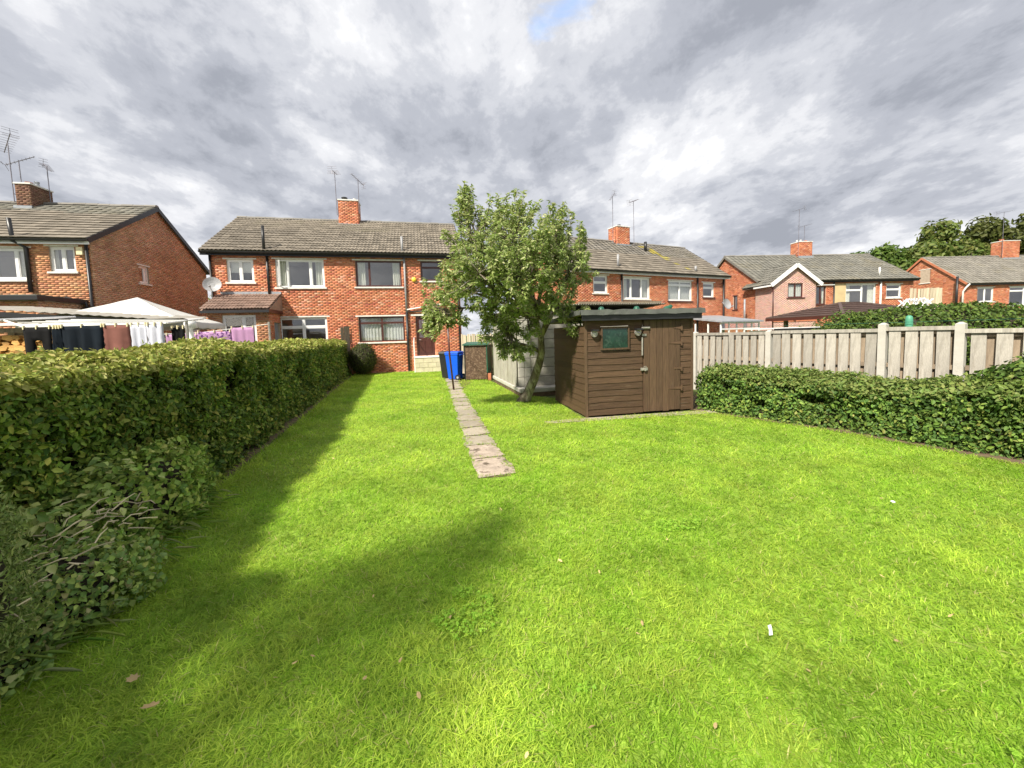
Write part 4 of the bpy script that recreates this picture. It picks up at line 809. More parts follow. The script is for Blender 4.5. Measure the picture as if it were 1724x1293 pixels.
blob('conifer_bush', 'grey green fine leaved bush at the extreme left edge', 'bush', (-2.32, 1.32, .62), (.3, .4, .62), 14000, .03, [(.26, .33, .1), (.36, .42, .15), (.18, .25, .07)], asp=.28, lump=.18, m='leafd', nf=3, nj=.9, up=.8)
RH = [(3.42, 7.15), (3.75, 6.55), (4.6, 5.45), (5.12, 4.55), (5.5, 3.4), (6.0, 1.6)]
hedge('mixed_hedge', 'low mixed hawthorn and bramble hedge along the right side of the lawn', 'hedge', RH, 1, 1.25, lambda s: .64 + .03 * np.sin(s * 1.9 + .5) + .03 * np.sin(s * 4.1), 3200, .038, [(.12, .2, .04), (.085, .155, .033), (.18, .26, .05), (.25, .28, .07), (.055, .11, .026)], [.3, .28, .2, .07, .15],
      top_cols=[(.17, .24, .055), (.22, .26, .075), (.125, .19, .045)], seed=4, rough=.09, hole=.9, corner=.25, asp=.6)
blob('hazel_bush', 'taller leafy bush rising from the right hedge at the edge', 'bush', (5.85, 4.3, .62), (.38, .5, .42), 3600, .06, [(.1, .18, .035), (.15, .22, .04), (.07, .12, .025)], asp=.65, lump=.25, m='leafd', nf=3)
blob('corner_bush', 'dense tall hedge beyond the fence at the far right', 'hedge', (12.7, 11.3, 1.0), (3.9, 1.0, 1.0), 20000, .1, [(.09, .15, .03), (.13, .19, .035), (.06, .1, .02)], asp=.6, lump=.08, m='leafd', core=.84, nj=.7)
blob('climbing_shrub', 'loose arching shrub in front of the brown pavilion roof', 'shrub', (9.9, 11.6, .9), (1.2, .8, .85), 4200, .09, [(.1, .17, .03), (.14, .2, .04), (.06, .1, .02)], asp=.5, lump=.25, m='leafd')
# dry stalks and arching grass in the ivy
st = T('dry_stalks', 'dry pale bramble stalks sticking out of the ivy at lower left', 'stalks', (-2.52, 2.2, 0))
for k in range(60):
    yy = rng.normal(0, .33); p = Vector((.02 - yy * .38 + rng.normal(0, .12), yy, .40 + rng.uniform(0, .12) - .12 * abs(yy))); a = rng.uniform(0, 6.28); l = rng.uniform(.06, .17); d = Vector((math.cos(a) * .7 + .25, math.sin(a), rng.uniform(-.2, .45)))
    MB().tube([p, p + d * l * .5 + Vector((rng.normal(0, .015), rng.normal(0, .015), .015)), p + d * l], [.0045, .0038, .002], 5).build('stalk', M['straw'], st)
sp = T('bramble_sprig', 'pale yellow green leafy sprigs on top of the ivy mound', 'plant', (-2.8, 2.5, 0))
k = 420; yq = rng.uniform(-.75, .85, k); P = np.stack([-.02 - yq * .34 + rng.normal(0, .1, k), yq, .46 + .1 * np.sin(yq * 9) + rng.uniform(0, .16, k) - .1 * np.abs(yq)], 1)
leaves('foliage', P, unit(np.array([[.25, -.3, 1.]]) + rng.normal(0, .45, (k, 3))), rng.normal(0, 1, (k, 3)), .06 * rng.uniform(.6, 1.3, k), .036, palette(k, [(.4, .5, .14), (.3, .42, .1), (.5, .55, .2), (.2, .3, .08)]), M['leafd'], sp, 'stuff', (.35, .7, 1., .7))
for q in range(14):
    y0 = rng.uniform(-.6, .7); MB().tube([(-.02 - y0 * .34, y0, .2), (-.0 - y0 * .34 + rng.normal(0, .05), y0 + rng.normal(0, .05), .56 - .1 * abs(y0))], [.004, .002], 5).build('stem', M['twig'], sp)
# ------------------------------------------------------------------ trees
def tree(name, label, base, trunk, tips, hubs, leafn, leafL, cols, wts=None, asp=.32, r0=.14, m='leaf', twigl=.35, cat='tree', up=.25, kind='stuff'):
    t = T(name, label, cat, base); b = Vector(base); tr = [Vector(p) - b for p in trunk]
    n = len(tr); rad = [r0 * (1 - .62 * i / (n - 1)) * (1.35 if i == 0 else 1) for i in range(n)]
    MB().tube(tr, rad, 12).build('trunk', M['bark'], t, smooth=True); top = tr[-1]; fork = tr[-2]
    HP = []
    for k, q in enumerate(hubs):
        q = Vector(q) - b; a = (top if k % 3 else fork) if q.z > top.z - .1 else tr[-3]; mid = a.lerp(q, .5) + Vector((rng.normal(0, .1), rng.normal(0, .1), rng.normal(.06, .05)))
        MB().tube([a, a.lerp(mid, .5) + Vector((rng.normal(0, .03), 0, .03)), mid, mid.lerp(q, .6) + Vector((rng.normal(0, .03), rng.normal(0, .03), .02)), q], [r0 * .36, r0 * .3, r0 * .22, r0 * .16, r0 * .09], 8).build('limb', M['bark'], t, smooth=True); HP.append((q, mid))
    tw = MB(); P, N, D = [], [], []
    for p in tips:
        p = Vector(p) - b; q, mid = min(HP, key=lambda a: (a[0] - p).length); s = mid.lerp(q, .7) if rng.random() < .5 else q; dirv = (p - s); c = s.lerp(p, .5) + Vector((rng.normal(0, .06), rng.normal(0, .06), rng.normal(-.03, .05)))
        e = p + Vector((rng.normal(0, .08), rng.normal(0, .08), up * rng.uniform(.2, 1)))
        tw.tube([s, c, p, e], [r0 * .08, r0 * .06, r0 * .04, r0 * .02], 5, cap=False)
        ln = leafn
        for k in range(ln):
            f = rng.random(); a0 = c.lerp(p, .3 + .7 * f * 2) if f < .5 else p.lerp(e, (f - .5) * 2); ax = (e - c).normalized()
            rd = Vector((rng.normal(), rng.normal(), rng.normal())).normalized(); dd = (ax * .75 + rd * .9).normalized(); P.append(a0 + rd * .02); D.append(dd); N.append((Vector((rng.normal(0, .6), rng.normal(0, .6), 1)) + rd * .5).normalized())
    tw.build('twigs', M['bark'], t, kind); P = np.array(P); k = len(P); Ln = leafL * rng.uniform(.6, 1.25, k)
    leaves('crown', P, np.array(N), np.array(D), Ln, Ln * asp, palette(k, cols, wts), M[m], t, kind, (.32, .7, 1, .68), fold=.22, curl=.12)
    return t
# (px-free) crown lumps: centre x, y, z and radius
TL = [(-.82, 7.5, 3.75, .30), (-.75, 7.5, 4.05, .16), (-.15, 7.6, 3.55, .42), (.2, 7.4, 3.75, .34), (.95, 7.5, 3.5, .42), (1.3, 7.6, 3.05, .42), (1.35, 7.5, 2.6, .34), (-.62, 7.2, 3.05, .45), (-1.15, 7.3, 2.6, .42), (-1.4, 7.4, 2.15, .36), (-1.33, 7.3, 1.85, .34), (-1.5, 7.3, 1.62, .24), (-1.0, 7.2, 1.8, .3),
      (-.6, 7.0, 2.35, .5), (.2, 7.0, 2.9, .55), (.8, 7.1, 2.75, .5), (.15, 6.9, 2.3, .55), (.75, 7.0, 2.1, .45), (1.15, 7.0, 1.75, .34), (.3, 7.2, 1.75, .42), (-.3, 7.4, 1.85, .4), (-.1, 7.7, 1.45, .34), (.05, 7.8, 1.12, .26), (.2, 7.5, 1.15, .24), (-.25, 7.6, 1.2, .24), (-.45, 7.4, 1.5, .3), (-.1, 7.9, 3.0, .5), (.6, 8.0, 3.0, .5), (-.5, 6.3, 2.5, .45), (.1, 6.3, 2.2, .4), (-.9, 6.6, 2.2, .38), (.5, 6.4, 2.7, .4), (-.2, 6.0, 2.6, .3)]
tips = []
for (x, y, z, r) in TL:
    for k in range(max(4, int(44 * r * r + 6))):
        d = rng.normal(0, 1, 3); d /= np.linalg.norm(d); rr = r * rng.random() ** .4; tips.append((x + d[0] * rr, y + d[1] * rr * 1.1, z + d[2] * rr))
for k in range(190):  # the overall rounded crown
    d = rng.normal(0, 1, 3); d /= np.linalg.norm(d); rr = rng.uniform(.55, 1.0); tips.append((.08 + d[0] * rr * 1.42, 7.2 + d[1] * rr * 1.3, 2.72 + d[2] * rr * 1.12))
for x, z0, z1 in ((-.85, 3.7, 4.22), (.1, 3.6, 4.1), (-.25, 3.6, 4.0), (.95, 3.5, 3.9), (-.5, 3.4, 3.85), (1.4, 2.9, 3.35)):
    for f in np.linspace(0, 1, 5): tips.append((x + .05 * f + rng.normal(0, .03), 7.45 + rng.normal(0, .06), z0 + (z1 - z0) * f - .1))
hubs = [(-.7, 7.3, 3.3), (-1.0, 7.3, 2.4), (-.4, 6.8, 2.4), (0, 7.4, 3.2), (.3, 7.0, 2.6), (.8, 7.3, 3.0), (1.1, 7.2, 2.6), (.9, 7.0, 2.0), (.1, 6.5, 2.3), (-.1, 7.6, 1.6), (-.5, 7.3, 1.95), (.3, 7.2, 1.8), (1.2, 7.5, 2.9), (-1.2, 7.3, 2.0), (-.5, 6.4, 2.5)]
tree('apple_tree', 'leaning fruit tree with pale leaves beside the shed', (.28, 8.45, 0), [(.22, 8.5, -.05), (.3, 8.42, .12), (.46, 8.3, .5), (.56, 8.15, .82), (.62, 8.0, 1.1), (.6, 7.85, 1.4), (.5, 7.6, 1.75)], tips, hubs, 56, .08,
     [(.35, .43, .14), (.44, .5, .2), (.27, .36, .095), (.54, .57, .3), (.18, .25, .06)], [.32, .25, .22, .11, .1], asp=.42, r0=.125)
def bigtree(name, label, x, y, z, r, cols, n=9000, leafs=.5, hscale=1.):
    t = T(name, label, 'tree', (x, y, 0)); MB().tube([(0, 0, 0), (.1, 0, z * .5), (.2, .1, z)], [.4, .3, .12], 9).build('trunk', M['bark'], t, smooth=True)
    for k in range(6):
        a = k * 1.05; MB().tube([(.1, 0, z * .55), (math.cos(a) * r * .35, math.sin(a) * r * .35, z * .85), (math.cos(a) * r * .65, math.sin(a) * r * .65, z * 1.05)], [.16, .1, .04], 6).build('limb', M['bark'], t)
    cl = [(0, 0, z, r * .6)] + [(rng.normal(0, r * .45), rng.normal(0, r * .45), z + rng.normal(0, r * .32) * hscale, r * rng.uniform(.28, .48)) for _ in range(16)]
    P, N = [], []
    for (a, b, c, q) in cl:
        k = int(n * q * q / sum(w[3] ** 2 for w in cl)); d = unit(rng.normal(0, 1, (k, 3))); P.append(np.array([a, b, c]) + d * q * (rng.random((k, 1)) ** .3) * (1 + .2 * vn(d * q, 2, 5))[:, None]); N.append(unit(d + rng.normal(0, .5, (k, 3))))
    P = np.concatenate(P); k = len(P); Ln = leafs * rng.uniform(.6, 1.3, k)
    leaves('crown', P, np.concatenate(N), rng.normal(0, 1, (k, 3)), Ln, Ln * .6, palette(k, cols), M['leaf'], t, 'stuff'); return t
bigtree('broadleaf_tree', 'bright green round tree behind the far right houses', 47.2, 48, 7.7, 3.5, [(.1, .17, .03), (.13, .2, .035), (.08, .14, .025)])
bigtree('broadleaf_tree', 'largest olive brown tree behind the farthest house roof', 54.0, 47, 8.6, 4.4, [(.13, .19, .04), (.17, .22, .05), (.1, .15, .03), (.2, .22, .06)], 13000)
bigtree('broadleaf_tree', 'dark tree cut by the right edge of the picture', 61.5, 46, 9.6, 3.9, [(.09, .11, .03), (.12, .14, .035)])
bigtree('broadleaf_tree', 'lower olive tree between the two big trees on the right', 50.6, 50, 6.6, 3.2, [(.13, .2, .04), (.16, .23, .045)])
blob('garden_tree', 'pale green tree showing in the gap between the left houses', 'tree', (-16.6, 23.5, 2.9), (1.2, 1.2, 2.4), 3500, .2, [(.16, .2, .06), (.2, .23, .08)], lump=.2, core=.75)
# tall conifer behind the photographer: its shadow lies across the near lawn
ct = T('conifer_tree', 'pointed conifer beyond the left hedge that shades the near lawn', 'tree', (-3.4, -1.35, 0))
MB().tube([(0, 0, 0), (.03, .02, 2.5), (0, 0, 5.5)], [.12, .08, .02], 8).build('trunk', M['bark'], ct, smooth=True)
k = 1800; zq = 5.65 - 4.0 * rng.random(k) ** .62; rq = np.minimum((5.7 - zq) * .42, 1.15) * rng.random(k) ** .45 * (1 + .15 * np.sin(zq * 9)); aq = rng.uniform(0, 6.283, k)
P = np.stack([rq * np.cos(aq), rq * np.sin(aq), zq + rng.normal(0, .06, k)], 1); dq = np.stack([np.cos(aq), np.sin(aq), .1 + 0 * aq], 1)
leaves('crown', P, unit(rng.normal(0, 1, (k, 3))), dq + rng.normal(0, .5, (k, 3)), .16 * rng.uniform(.7, 1.3, k), .06, palette(k, [(.05, .09, .025), (.07, .11, .03)]), M['leaf'], ct, 'stuff')
# ------------------------------------------------------------------ left neighbour's garden
g = T('canopy_tent', 'white pitched canopy tent in front of the blank gable wall', 'tent', (-10.7, 11.2, 0), 20)
n = 12; V = []; F = []; hw = 1.6
cor = [(-hw, -hw), (hw, -hw), (hw, hw), (-hw, hw)]
def sag(p, q, t): return p + (q - p) * t
for s in range(4):
    a = Vector((*cor[s], 2.12)); b_ = Vector((*cor[(s + 1) % 4], 2.12)); tp = Vector((0, 0, 2.86)); mb = MB(); V = []
    for i in range(n + 1):
        for j in range(n + 1):
            e = a.lerp(b_, j / n); e = e + Vector((0, 0, -.03 * math.sin(math.pi * j / n))); p = e.lerp(tp, i / n); p.z -= .07 * math.sin(math.pi * i / n) * (.4 + .6 * math.sin(math.pi * j / n)) + rng.normal(0, .004); V.append(p)
    for j in range(n + 1): p = V[j]; V.append(Vector((p.x * 1.005, p.y * 1.005, p.z - .16 + .015 * math.cos(j * 2.1))))
    m0 = (n + 1) ** 2
    mb.add(V, [(i * (n + 1) + j, i * (n + 1) + j + 1, (i + 1) * (n + 1) + j + 1, (i + 1) * (n + 1) + j) for i in range(n) for j in range(n)] + [(m0 + j, m0 + j + 1, j + 1, j) for j in range(n)]).build('canopy', M['tent'], g, smooth=True)
for x, y in cor: MB().tube([(x * .97, y * .97, 0), (x * .97, y * .97, 2.1)], .02, 6).build('leg', M['steel'], g)
lt = T('lean_to', 'timber lean-to with sloping corrugated roof and black gutter beyond the hedge', 'outbuilding', (-13.2, 8.9, 0), 4)
n = 40; V = []
for y, dz in ((-.1, 0), (1.9, .12)):
    for i in range(n + 1): t_ = i / n; V.append((4.7 * t_, y, 2.52 - .42 * t_ + dz + .02 * (i % 2)))
MB().add(V, [(i, i + 1, n + 2 + i, n + 1 + i) for i in range(n)]).build('corrugated_roof', M['corr'], lt)
MB().obox((0, -.12, 2.42), (4.7, -.12, 2.0), .05, .12).build('gutter', M['blackp'], lt); MB().obox((0, -.05, 2.3), (4.7, -.05, 1.9), .06, .1).build('beam', M['oldwood'], lt)
for x in np.linspace(.1, 4.6, 6): MB().box(x - .045, x + .045, -.08, .0, 0, 2.4 - .42 * x / 4.7 - .1).build('post', M['oldwood'], lt)
for k in range(9): MB().box(0, 4.7, 1.8, 1.83, .2 * k + .01, .2 * k + .19).build('back_board', M['oldwood'], lt)
# log store
ls = T('log_store', 'timber log store with pale covering at far left above the hedge', 'log store', (-9.3, 6.7, 0), 14)
for x in (0, 1.28): 
    for y in (0, .6): MB().box(x, x + .09, y, y + .09, 0, 1.85).build('post', M['oldwood'], ls)
MB().box(1.65, 1.72, 0, .07, 0, 1.8).build('post', M['oldwood'], ls); MB().box(-.05, 1.42, -.02, .0, 1.78, 1.86).build('beam', M['oldwood'], ls)
for k in range(5): MB().box(1.37, 1.66, .02, .045, .9 + k * .17, 1.02 + k * .17).build('side_slat', M['oldwood'], ls)
MB().box(0, 1.37, .64, .67, 0, 1.8).build('back_board', M['oldwood'], ls)
V = []
for j, y in enumerate((-.12, .8)):
    for i in range(9): V.append((-.25 + 1.75 * i / 8, y, 1.93 + .05 * j - .02 * i / 8 + .012 * math.sin(i * 2.2)))
MB().add(V + [(p[0], p[1], p[2] - .03) for p in V], [(i, i + 1, 10 + i, 9 + i) for i in range(8)] + [(18 + i, 18 + i + 1, i + 1, i) for i in range(8)]).build('cover', M['tent'], ls, smooth=True)
ca, sa = math.cos(R(14)), math.sin(R(14)); lg = []
for v in range(4):
    mb = MB(); k = 5; w, hh_ = rng.uniform(.06, .1), rng.uniform(.045, .07); pr = [(w * math.cos(a) * rng.uniform(.8, 1.1), 0, hh_ * math.sin(a) * rng.uniform(.8, 1.1)) for a in np.linspace(0, 2 * math.pi, k, endpoint=False)]
    me = mb.prism(pr, (0, .3, 0)).mesh('split_log'); me.materials.append(M['log']); lg.append(me)
for r_ in range(9):
    x = .12
    while x < 1.26:
        o = bpy.data.objects.new('split_log', lg[rng.integers(4)]); COL.objects.link(o); y = rng.uniform(.0, .06); o.location = (-9.3 + x * ca - y * sa, 6.7 + x * sa + y * ca, .98 + r_ * .088 + rng.normal(0, .006)); o.rotation_euler = (0, rng.normal(0, .25), R(14) + rng.normal(0, .04)); o.scale = (1.1 * rng.uniform(.8, 1.2), 1, rng.uniform(.8, 1.1))
        tag(o, 'split yellow firewood log in the stack under the log store cover', 'log', 'firewood stacked in the log store'); x += rng.uniform(.11, .17)
tag(MB().box(0, 1.2, 0, .35, 0, .9).build('log_pile_base', M['oldwood']), 'rough timber base that carries the firewood stack', 'platform').location = (-9.2, 6.8, 0)
# wall mounted airer and laundry
ar = T('clothes_airer', 'white framed folding clothes airer with lines above the hedge', 'clothes airer', (-8.3, 6.6, 0), 8)
MB().tube([(-.3, .05, 1.98), (0.02, 0, 1.86), (2.2, 0, 1.87)], .018, 7).build('front_bar', M['white'], ar); MB().tube([(-.32, .0, 1.99), (-.3, 1.3, 2.1)], .018, 7).tube([(2.2, 0, 1.87), (2.1, 1.2, 2.0)], .018, 7).build('arm', M['white'], ar)
for k in range(5): MB().tube([(-.2 + .03 * k, .15 + .2 * k, 1.95 + .02 * k), (2.18, .15 + .2 * k, 1.88 + .02 * k)], .006, 5).build('line', M['rope'], ar)
for x in (-.28, 2.15): MB().tube([(x, .6, 0), (x, .6, 1.95)], .025, 7).build('leg', M['steel'], ar)
def cloth(name, label, x0, x1, ztop, drop, y, m, rz=8, base=(-8.3, 6.6), amp=.03, per=.25, sk=0, legs=False, cat='laundry'):
    nx_, nz_ = max(8, int((x1 - x0) / .05)), 10; V = []
    for j in range(nz_ + 1):
        for i in range(nx_ + 1):
            t_ = i / nx_; f = j / nz_; x = x0 + (x1 - x0) * t_ + sk * f * (t_ - .5); yy = y + amp * (.3 + f) * math.sin(2 * math.pi * (x / per) + 1.1 * math.sin(x * 7)) + .01 * rng.normal() * f; V.append((x, yy, ztop - drop * f * (1 + .05 * math.sin(5 * t_ + x * 3)) - (.012 + .02 * f) * abs(math.sin(math.pi * t_ * 2))))
    F = [(j * (nx_ + 1) + i, j * (nx_ + 1) + i + 1, (j + 1) * (nx_ + 1) + i + 1, (j + 1) * (nx_ + 1) + i) for j in range(nz_) for i in range(nx_) if not (legs and j > 2 and .38 < (i + .5) / nx_ < .62)]
    o = MB().add(V, F).build(name, M[m], None, smooth=True); o.location = (*base, 0); o.rotation_euler = (0, 0, R(rz)); sd_ = o.modifiers.new('thick', 'SOLIDIFY'); sd_.thickness = .006
    for px_ in (x0 + .02, (x0 + x1) / 2, x1 - .02): MB().box(px_ - .008, px_ + .008, y - .02, y + .02, ztop - .035, ztop + .03).build('clothes_peg', M['cream'], o)
    return tag(o, label, cat)
cloth('trousers', 'black trousers hanging from the airer by their waistband', .02, .44, 1.85, .75, -.02, 'blackc', legs=True, per=.15)
cloth('shirt', 'small dark grey garment pegged between trousers and navy sheet', .46, .58, 1.85, .45, -.02, 'navy')
cloth('sheet', 'wide navy sheet hanging on the airer', .58, 1.22, 1.86, .62, -.02, 'navy', amp=.04)
cloth('towel', 'brown towel folded over the airer bar', 1.22, 1.62, 1.86, .6, -.02, 'browncl'); cloth('towel', 'white towel hanging at the right of the brown towel', 1.64, 1.9, 1.86, .6, -.02, 'whitecl', per=.13); cloth('towel', 'white towel hanging at the right end of the airer', 1.9, 2.16, 1.86, .6, -.03, 'whitecl', per=.12)
cloth('jumper', 'black garment bunched at the airer corner', 2.2, 2.42, 1.8, .55, .1, 'blackc', per=.1)
cloth('bedsheet', 'plain mauve sheet on the line left of the patterned sheet', 0, .62, 1.72, .55, 0, 'mauve', 12, (-7.75, 8.7), .03, .3); cloth('bedsheet', 'mauve sheet with dark purple floral pattern on the line', .62, 1.3, 1.76, .6, 0, 'mauvep', 12, (-7.75, 8.7), .03, .3); cloth('bedsheet', 'plain mauve sheet hanging higher in front of the porch window', 1.3, 1.78, 1.84, .7, 0, 'mauve', 12, (-7.75, 8.7), .035, .14)
tag(MB().tube([(-7.95, 8.65, 1.72), (-7.1, 8.85, 1.735), (-6.0, 9.08, 1.86), (-5.7, 9.15, 1.9)], .008, 5).build('clothes_line', M['rope']), 'thin clothes line that carries the mauve sheets', 'clothes line')
for p_ in ((-7.95, 8.65, 1.75), (-5.7, 9.15, 1.95)): tag(MB().tube([(p_[0], p_[1], 0), p_], .025, 8).build('line_post', M['steel']), 'slim metal post holding the ' + ('left' if p_[0] < -7 else 'right') + ' end of the sheet line', 'post')
tag(MB().lathe([(.02, 0), (.3, .02), (.33, .06), (.2, .13), (.05, .17), (.04, .45), (.12, .47), (.1, .62), (.01, .64)], (-6.6, 8.0, 1.35), 14).build('white_ornament', M['white'], None, smooth=True), 'white bird bath like ornament just above the hedge by the mauve sheets', 'ornament')
tag(MB().box(-.3, .3, -.1, .1, 0, 1.75).box(-.32, .32, -.12, .0, 1.2, 1.24).box(-.32, .32, -.12, .0, 1.45, 1.49).build('storage_rack', M['oldwood']), 'dark wooden storage rack under the canopy edge', 'rack').location = (-8.2, 9.6, 0)
# ------------------------------------------------------------------ beyond the fence on the right
pv = T('tiled_pavilion', 'garden pavilion with a brown hipped tile roof beyond the fence', 'pavilion', (13.6, 15.6, 0), 8)
for x in (-1.7, 1.7):
    for y in (-1.2, 1.2): MB().box(x - .06, x + .06, y - .06, y + .06, 0, 1.85).build('post', M['oldwood'], pv)
E_ = [(-2.2, -1.7, 1.82), (2.2, -1.7, 1.82), (2.2, 1.7, 1.82), (-2.2, 1.7, 1.82)]; A_, B_ = (-.45, 0, 2.32), (.45, 0, 2.32)
pr_ = MB().add(E_ + [A_, B_], [(0, 1, 5, 4), (1, 2, 5), (2, 3, 4, 5), (3, 0, 4)]).build('roof', M['brownroof'], pv)
for k in range(6):
    t_ = k / 6; L1 = Vector(E_[0]).lerp(Vector(A_), t_); R1 = Vector(E_[1]).lerp(Vector(B_), t_); L0 = Vector(E_[3]).lerp(Vector(A_), t_)
    MB().obox(L1 + Vector((0, -.01, .02)), R1 + Vector((0, -.01, .02)), .05, .035).obox(L1 + Vector((-.01, 0, .02)), L0 + Vector((-.01, 0, .02)), .05, .035).build('tile_course', M['brownroof'], pr_)
for a, b_ in ((E_[0], A_), (E_[1], B_), (E_[3], A_), (A_, B_)): MB().obox(Vector(a) + Vector((0, 0, .03)), Vector(b_) + Vector((0, 0, .03)), .1, .05).build('hip_tile', M['brownroof'], pr_)
MB().box(-2.22, 2.22, -1.74, -1.7, 1.7, 1.82).box(-2.24, -2.2, -1.7, 1.7, 1.7, 1.82).build('fascia', M['brownp'], pv); MB().box(-1.7, 1.7, -1.2, -1.16, 0, 1.0).build('side_panel', M['oldwood'], pv)
ws = T('low_white_shed', 'low white panelled store just showing above the fence top', 'store', (7.9, 11.6, 0), 4)
for k in range(5): MB().box(k * .62 + .004, k * .62 + .616, 0, .04, 0, 1.38).build('panel', M['white'], ws)
MB().box(-.1, 3.3, -.1, 1.2, 1.4, 1.44).build('roof', M['white'], ws); MB().box(-.1, 3.3, -.12, -.1, 1.36, 1.42).build('trim', M['blackp'], ws); MB().box(2.0, 2.2, -.012, -.002, 1.15, 1.36).build('poster', M['yellow'], ws)
MB().box(0, 3.1, .04, 1.1, 0, 1.36).build('body', M['white'], ws)
tag(MB().lathe([(.055, 0), (.055, 1.54), (.045, 1.6), (.02, 1.62)], (7.25, 7.05, 0), 10).build('mint_post', M['posgreen'], None, smooth=True), 'mint green round topped post behind the fence', 'post')
tag(MB().tube([(5.2, 8.9, 1.5), (7.22, 6.95, 1.5), (9.5, 4.6, 1.5)], .0035, 5).build('garden_line', M['green']), 'thin green line strung behind the fence from the mint post', 'line')
um = T('parasol', 'white folded parasol with open ribs above the far hedge', 'parasol', (14.6, 14.0, 0))
MB().tube([(0, 0, 0), (0, 0, 2.2)], .03, 8).build('pole', M['white'], um)
for k in range(10):
    a = k * .628; MB().tube([(0, 0, 2.2), (.22 * math.cos(a), .22 * math.sin(a), 2.34), (.6 * math.cos(a), .6 * math.sin(a), 1.9)], .016, 5).build('rib', M['white'], um); MB().tube([(.1 * math.cos(a), .1 * math.sin(a), 1.9), (.45 * math.cos(a), .45 * math.sin(a), 2.3)], .015, 5).build('strut', M['white'], um)
MB().lathe([(1.1, 0), (.9, .1), (.5, .22), (.06, .32)], (1.0, .3, 1.62), 8).build('canopy', M['tent'], um)
# ------------------------------------------------------------------ lawn grass
poly = np.array(LAWN)
def inside(x, y, P):
    r = np.zeros(len(x), bool); j = len(P) - 1
    for i in range(len(P)):
        c = ((P[i, 1] > y) != (P[j, 1] > y)) & (x < (P[j, 0] - P[i, 0]) * (y - P[i, 1]) / (P[j, 1] - P[i, 1] + 1e-12) + P[i, 0]); r ^= c; j = i
    return r
def onpath(x, y):
    l = -.40 - (y - 3.93) * .207; r = np.where(y < 9, -(y - 3.93) * .216, -1.095 - (y - 9) * .19); e = .03 * np.sin(y * 7.3) + .025 * np.sin(y * 23) - .02; f = .03 * np.sin(y * 9.1 + 2) + .025 * np.sin(y * 23); jn = np.min(np.abs(y[:, None] - .05 - np.array(yb)[None, :]), 1) < .045
    return (y > 3.9) & (y < 13.5) & (x > l + .045 + e) & (x < r - .01 + f) & ~(jn & (rng.random(len(x)) < .5))
def shedbase(x, y): a = np.cos(R(11)), np.sin(R(11)); u = (x - 1.27) * a[0] + (y - 6.67) * a[1]; v = -(x - 1.27) * a[1] + (y - 6.67) * a[0]; return (u > -.05) & (u < 2.15) & (v > -.16) & (v < 1.8)
X, Y, SCL = [], [], []
for (ya, yb_, dn, sc) in ((-.3, .55, 3500, 1.4), (.55, 1.6, 11500, .95), (1.6, 2.6, 9000, 1.0), (2.6, 4.2, 5200, 1.2), (4.2, 7, 2700, 1.6), (7, 11, 1500, 2.2), (11, 17, 900, 3.0)):
    x0, x1 = max(-7, -2.0 * yb_ - 1.6), min(6.5, 2.0 * yb_ + 1.6); n = int((x1 - x0) * (yb_ - ya) * dn); x = rng.uniform(x0, x1, n); y = rng.uniform(ya, yb_, n)
    k = inside(x, y, poly) & (np.abs(x) < 2.0 * y + 1.5) & ((np.abs(x) < 1.45 * y + .3) | (rng.random(n) < .45)) & ~onpath(x, y) & ~shedbase(x, y); X.append(x[k]); Y.append(y[k]); SCL.append(np.full(k.sum(), sc))
x = np.concatenate(X); y = np.concatenate(Y); sc = np.concatenate(SCL); n = len(x); G3 = np.stack([x, y, 0 * x], 1)
n_lo = vn(G3, .7, 1); n_mid = vn(G3, 2.2, 2); n_hi = vn(G3, 6., 3)
tuft = np.clip(n_mid * .6 + n_hi * .5 - .25, 0, 1)
edge = np.exp(-np.clip(x - (-2.35 - (y - 1.4) * .285), 0, 9) / .22)  # uncut grass along the hedge foot
hgt = (.02 + .014 * rng.random(n) + .035 * tuft * rng.random(n) + .09 * edge * rng.random(n)) * (.75 + .25 * sc)
wid = (.0032 + .0018 * rng.random(n)) * sc; az = rng.uniform(0, 6.283, n) + 1.2 * vn(G3, 1.6, 4); lean = rng.uniform(.5, 2.6, n)
dx, dy = np.cos(az), np.sin(az); px, py = -np.sin(az + rng.normal(0, .6, n)), np.cos(az + rng.normal(0, .6, n))
def pt(f, w): return np.stack([x + dx * hgt * lean * f ** 1.7 + px * wid * w, y + dy * hgt * lean * f ** 1.7 + py * wid * w, hgt * f * (1 - .16 * lean * f)], 1)
V = np.stack([pt(0, -.5), pt(0, .5), pt(.55, .45), pt(.55, -.45), pt(1.0, 0)], 1).reshape(-1, 3); i = np.arange(n)[:, None] * 5
mixc = np.clip(.45 + .45 * n_lo + .3 * n_mid + .25 * n_hi + rng.normal(0, .25, n), 0, 1)[:, None]
C = (1 - mixc) * np.array([.245, .44, .03]) + mixc * np.array([.525, .66, .09]); dry = (rng.random(n) < .035 + .05 * np.clip(n_lo, 0, 1))[:, None]; C = np.where(dry, np.array([.55, .52, .2]), C) * rng.uniform(.7, 1.2, (n, 1)) * np.clip(1 + .22 * vn(G3, 3.4, 4), .6, 1.4)[:, None]
link('lawn_grass', npmesh('lawn_grass', V, [i + np.array([[0, 1, 2, 3]]), i + np.array([[3, 2, 4]])], np.repeat(C, 5, 0)), M['grass'], None, 'stuff')
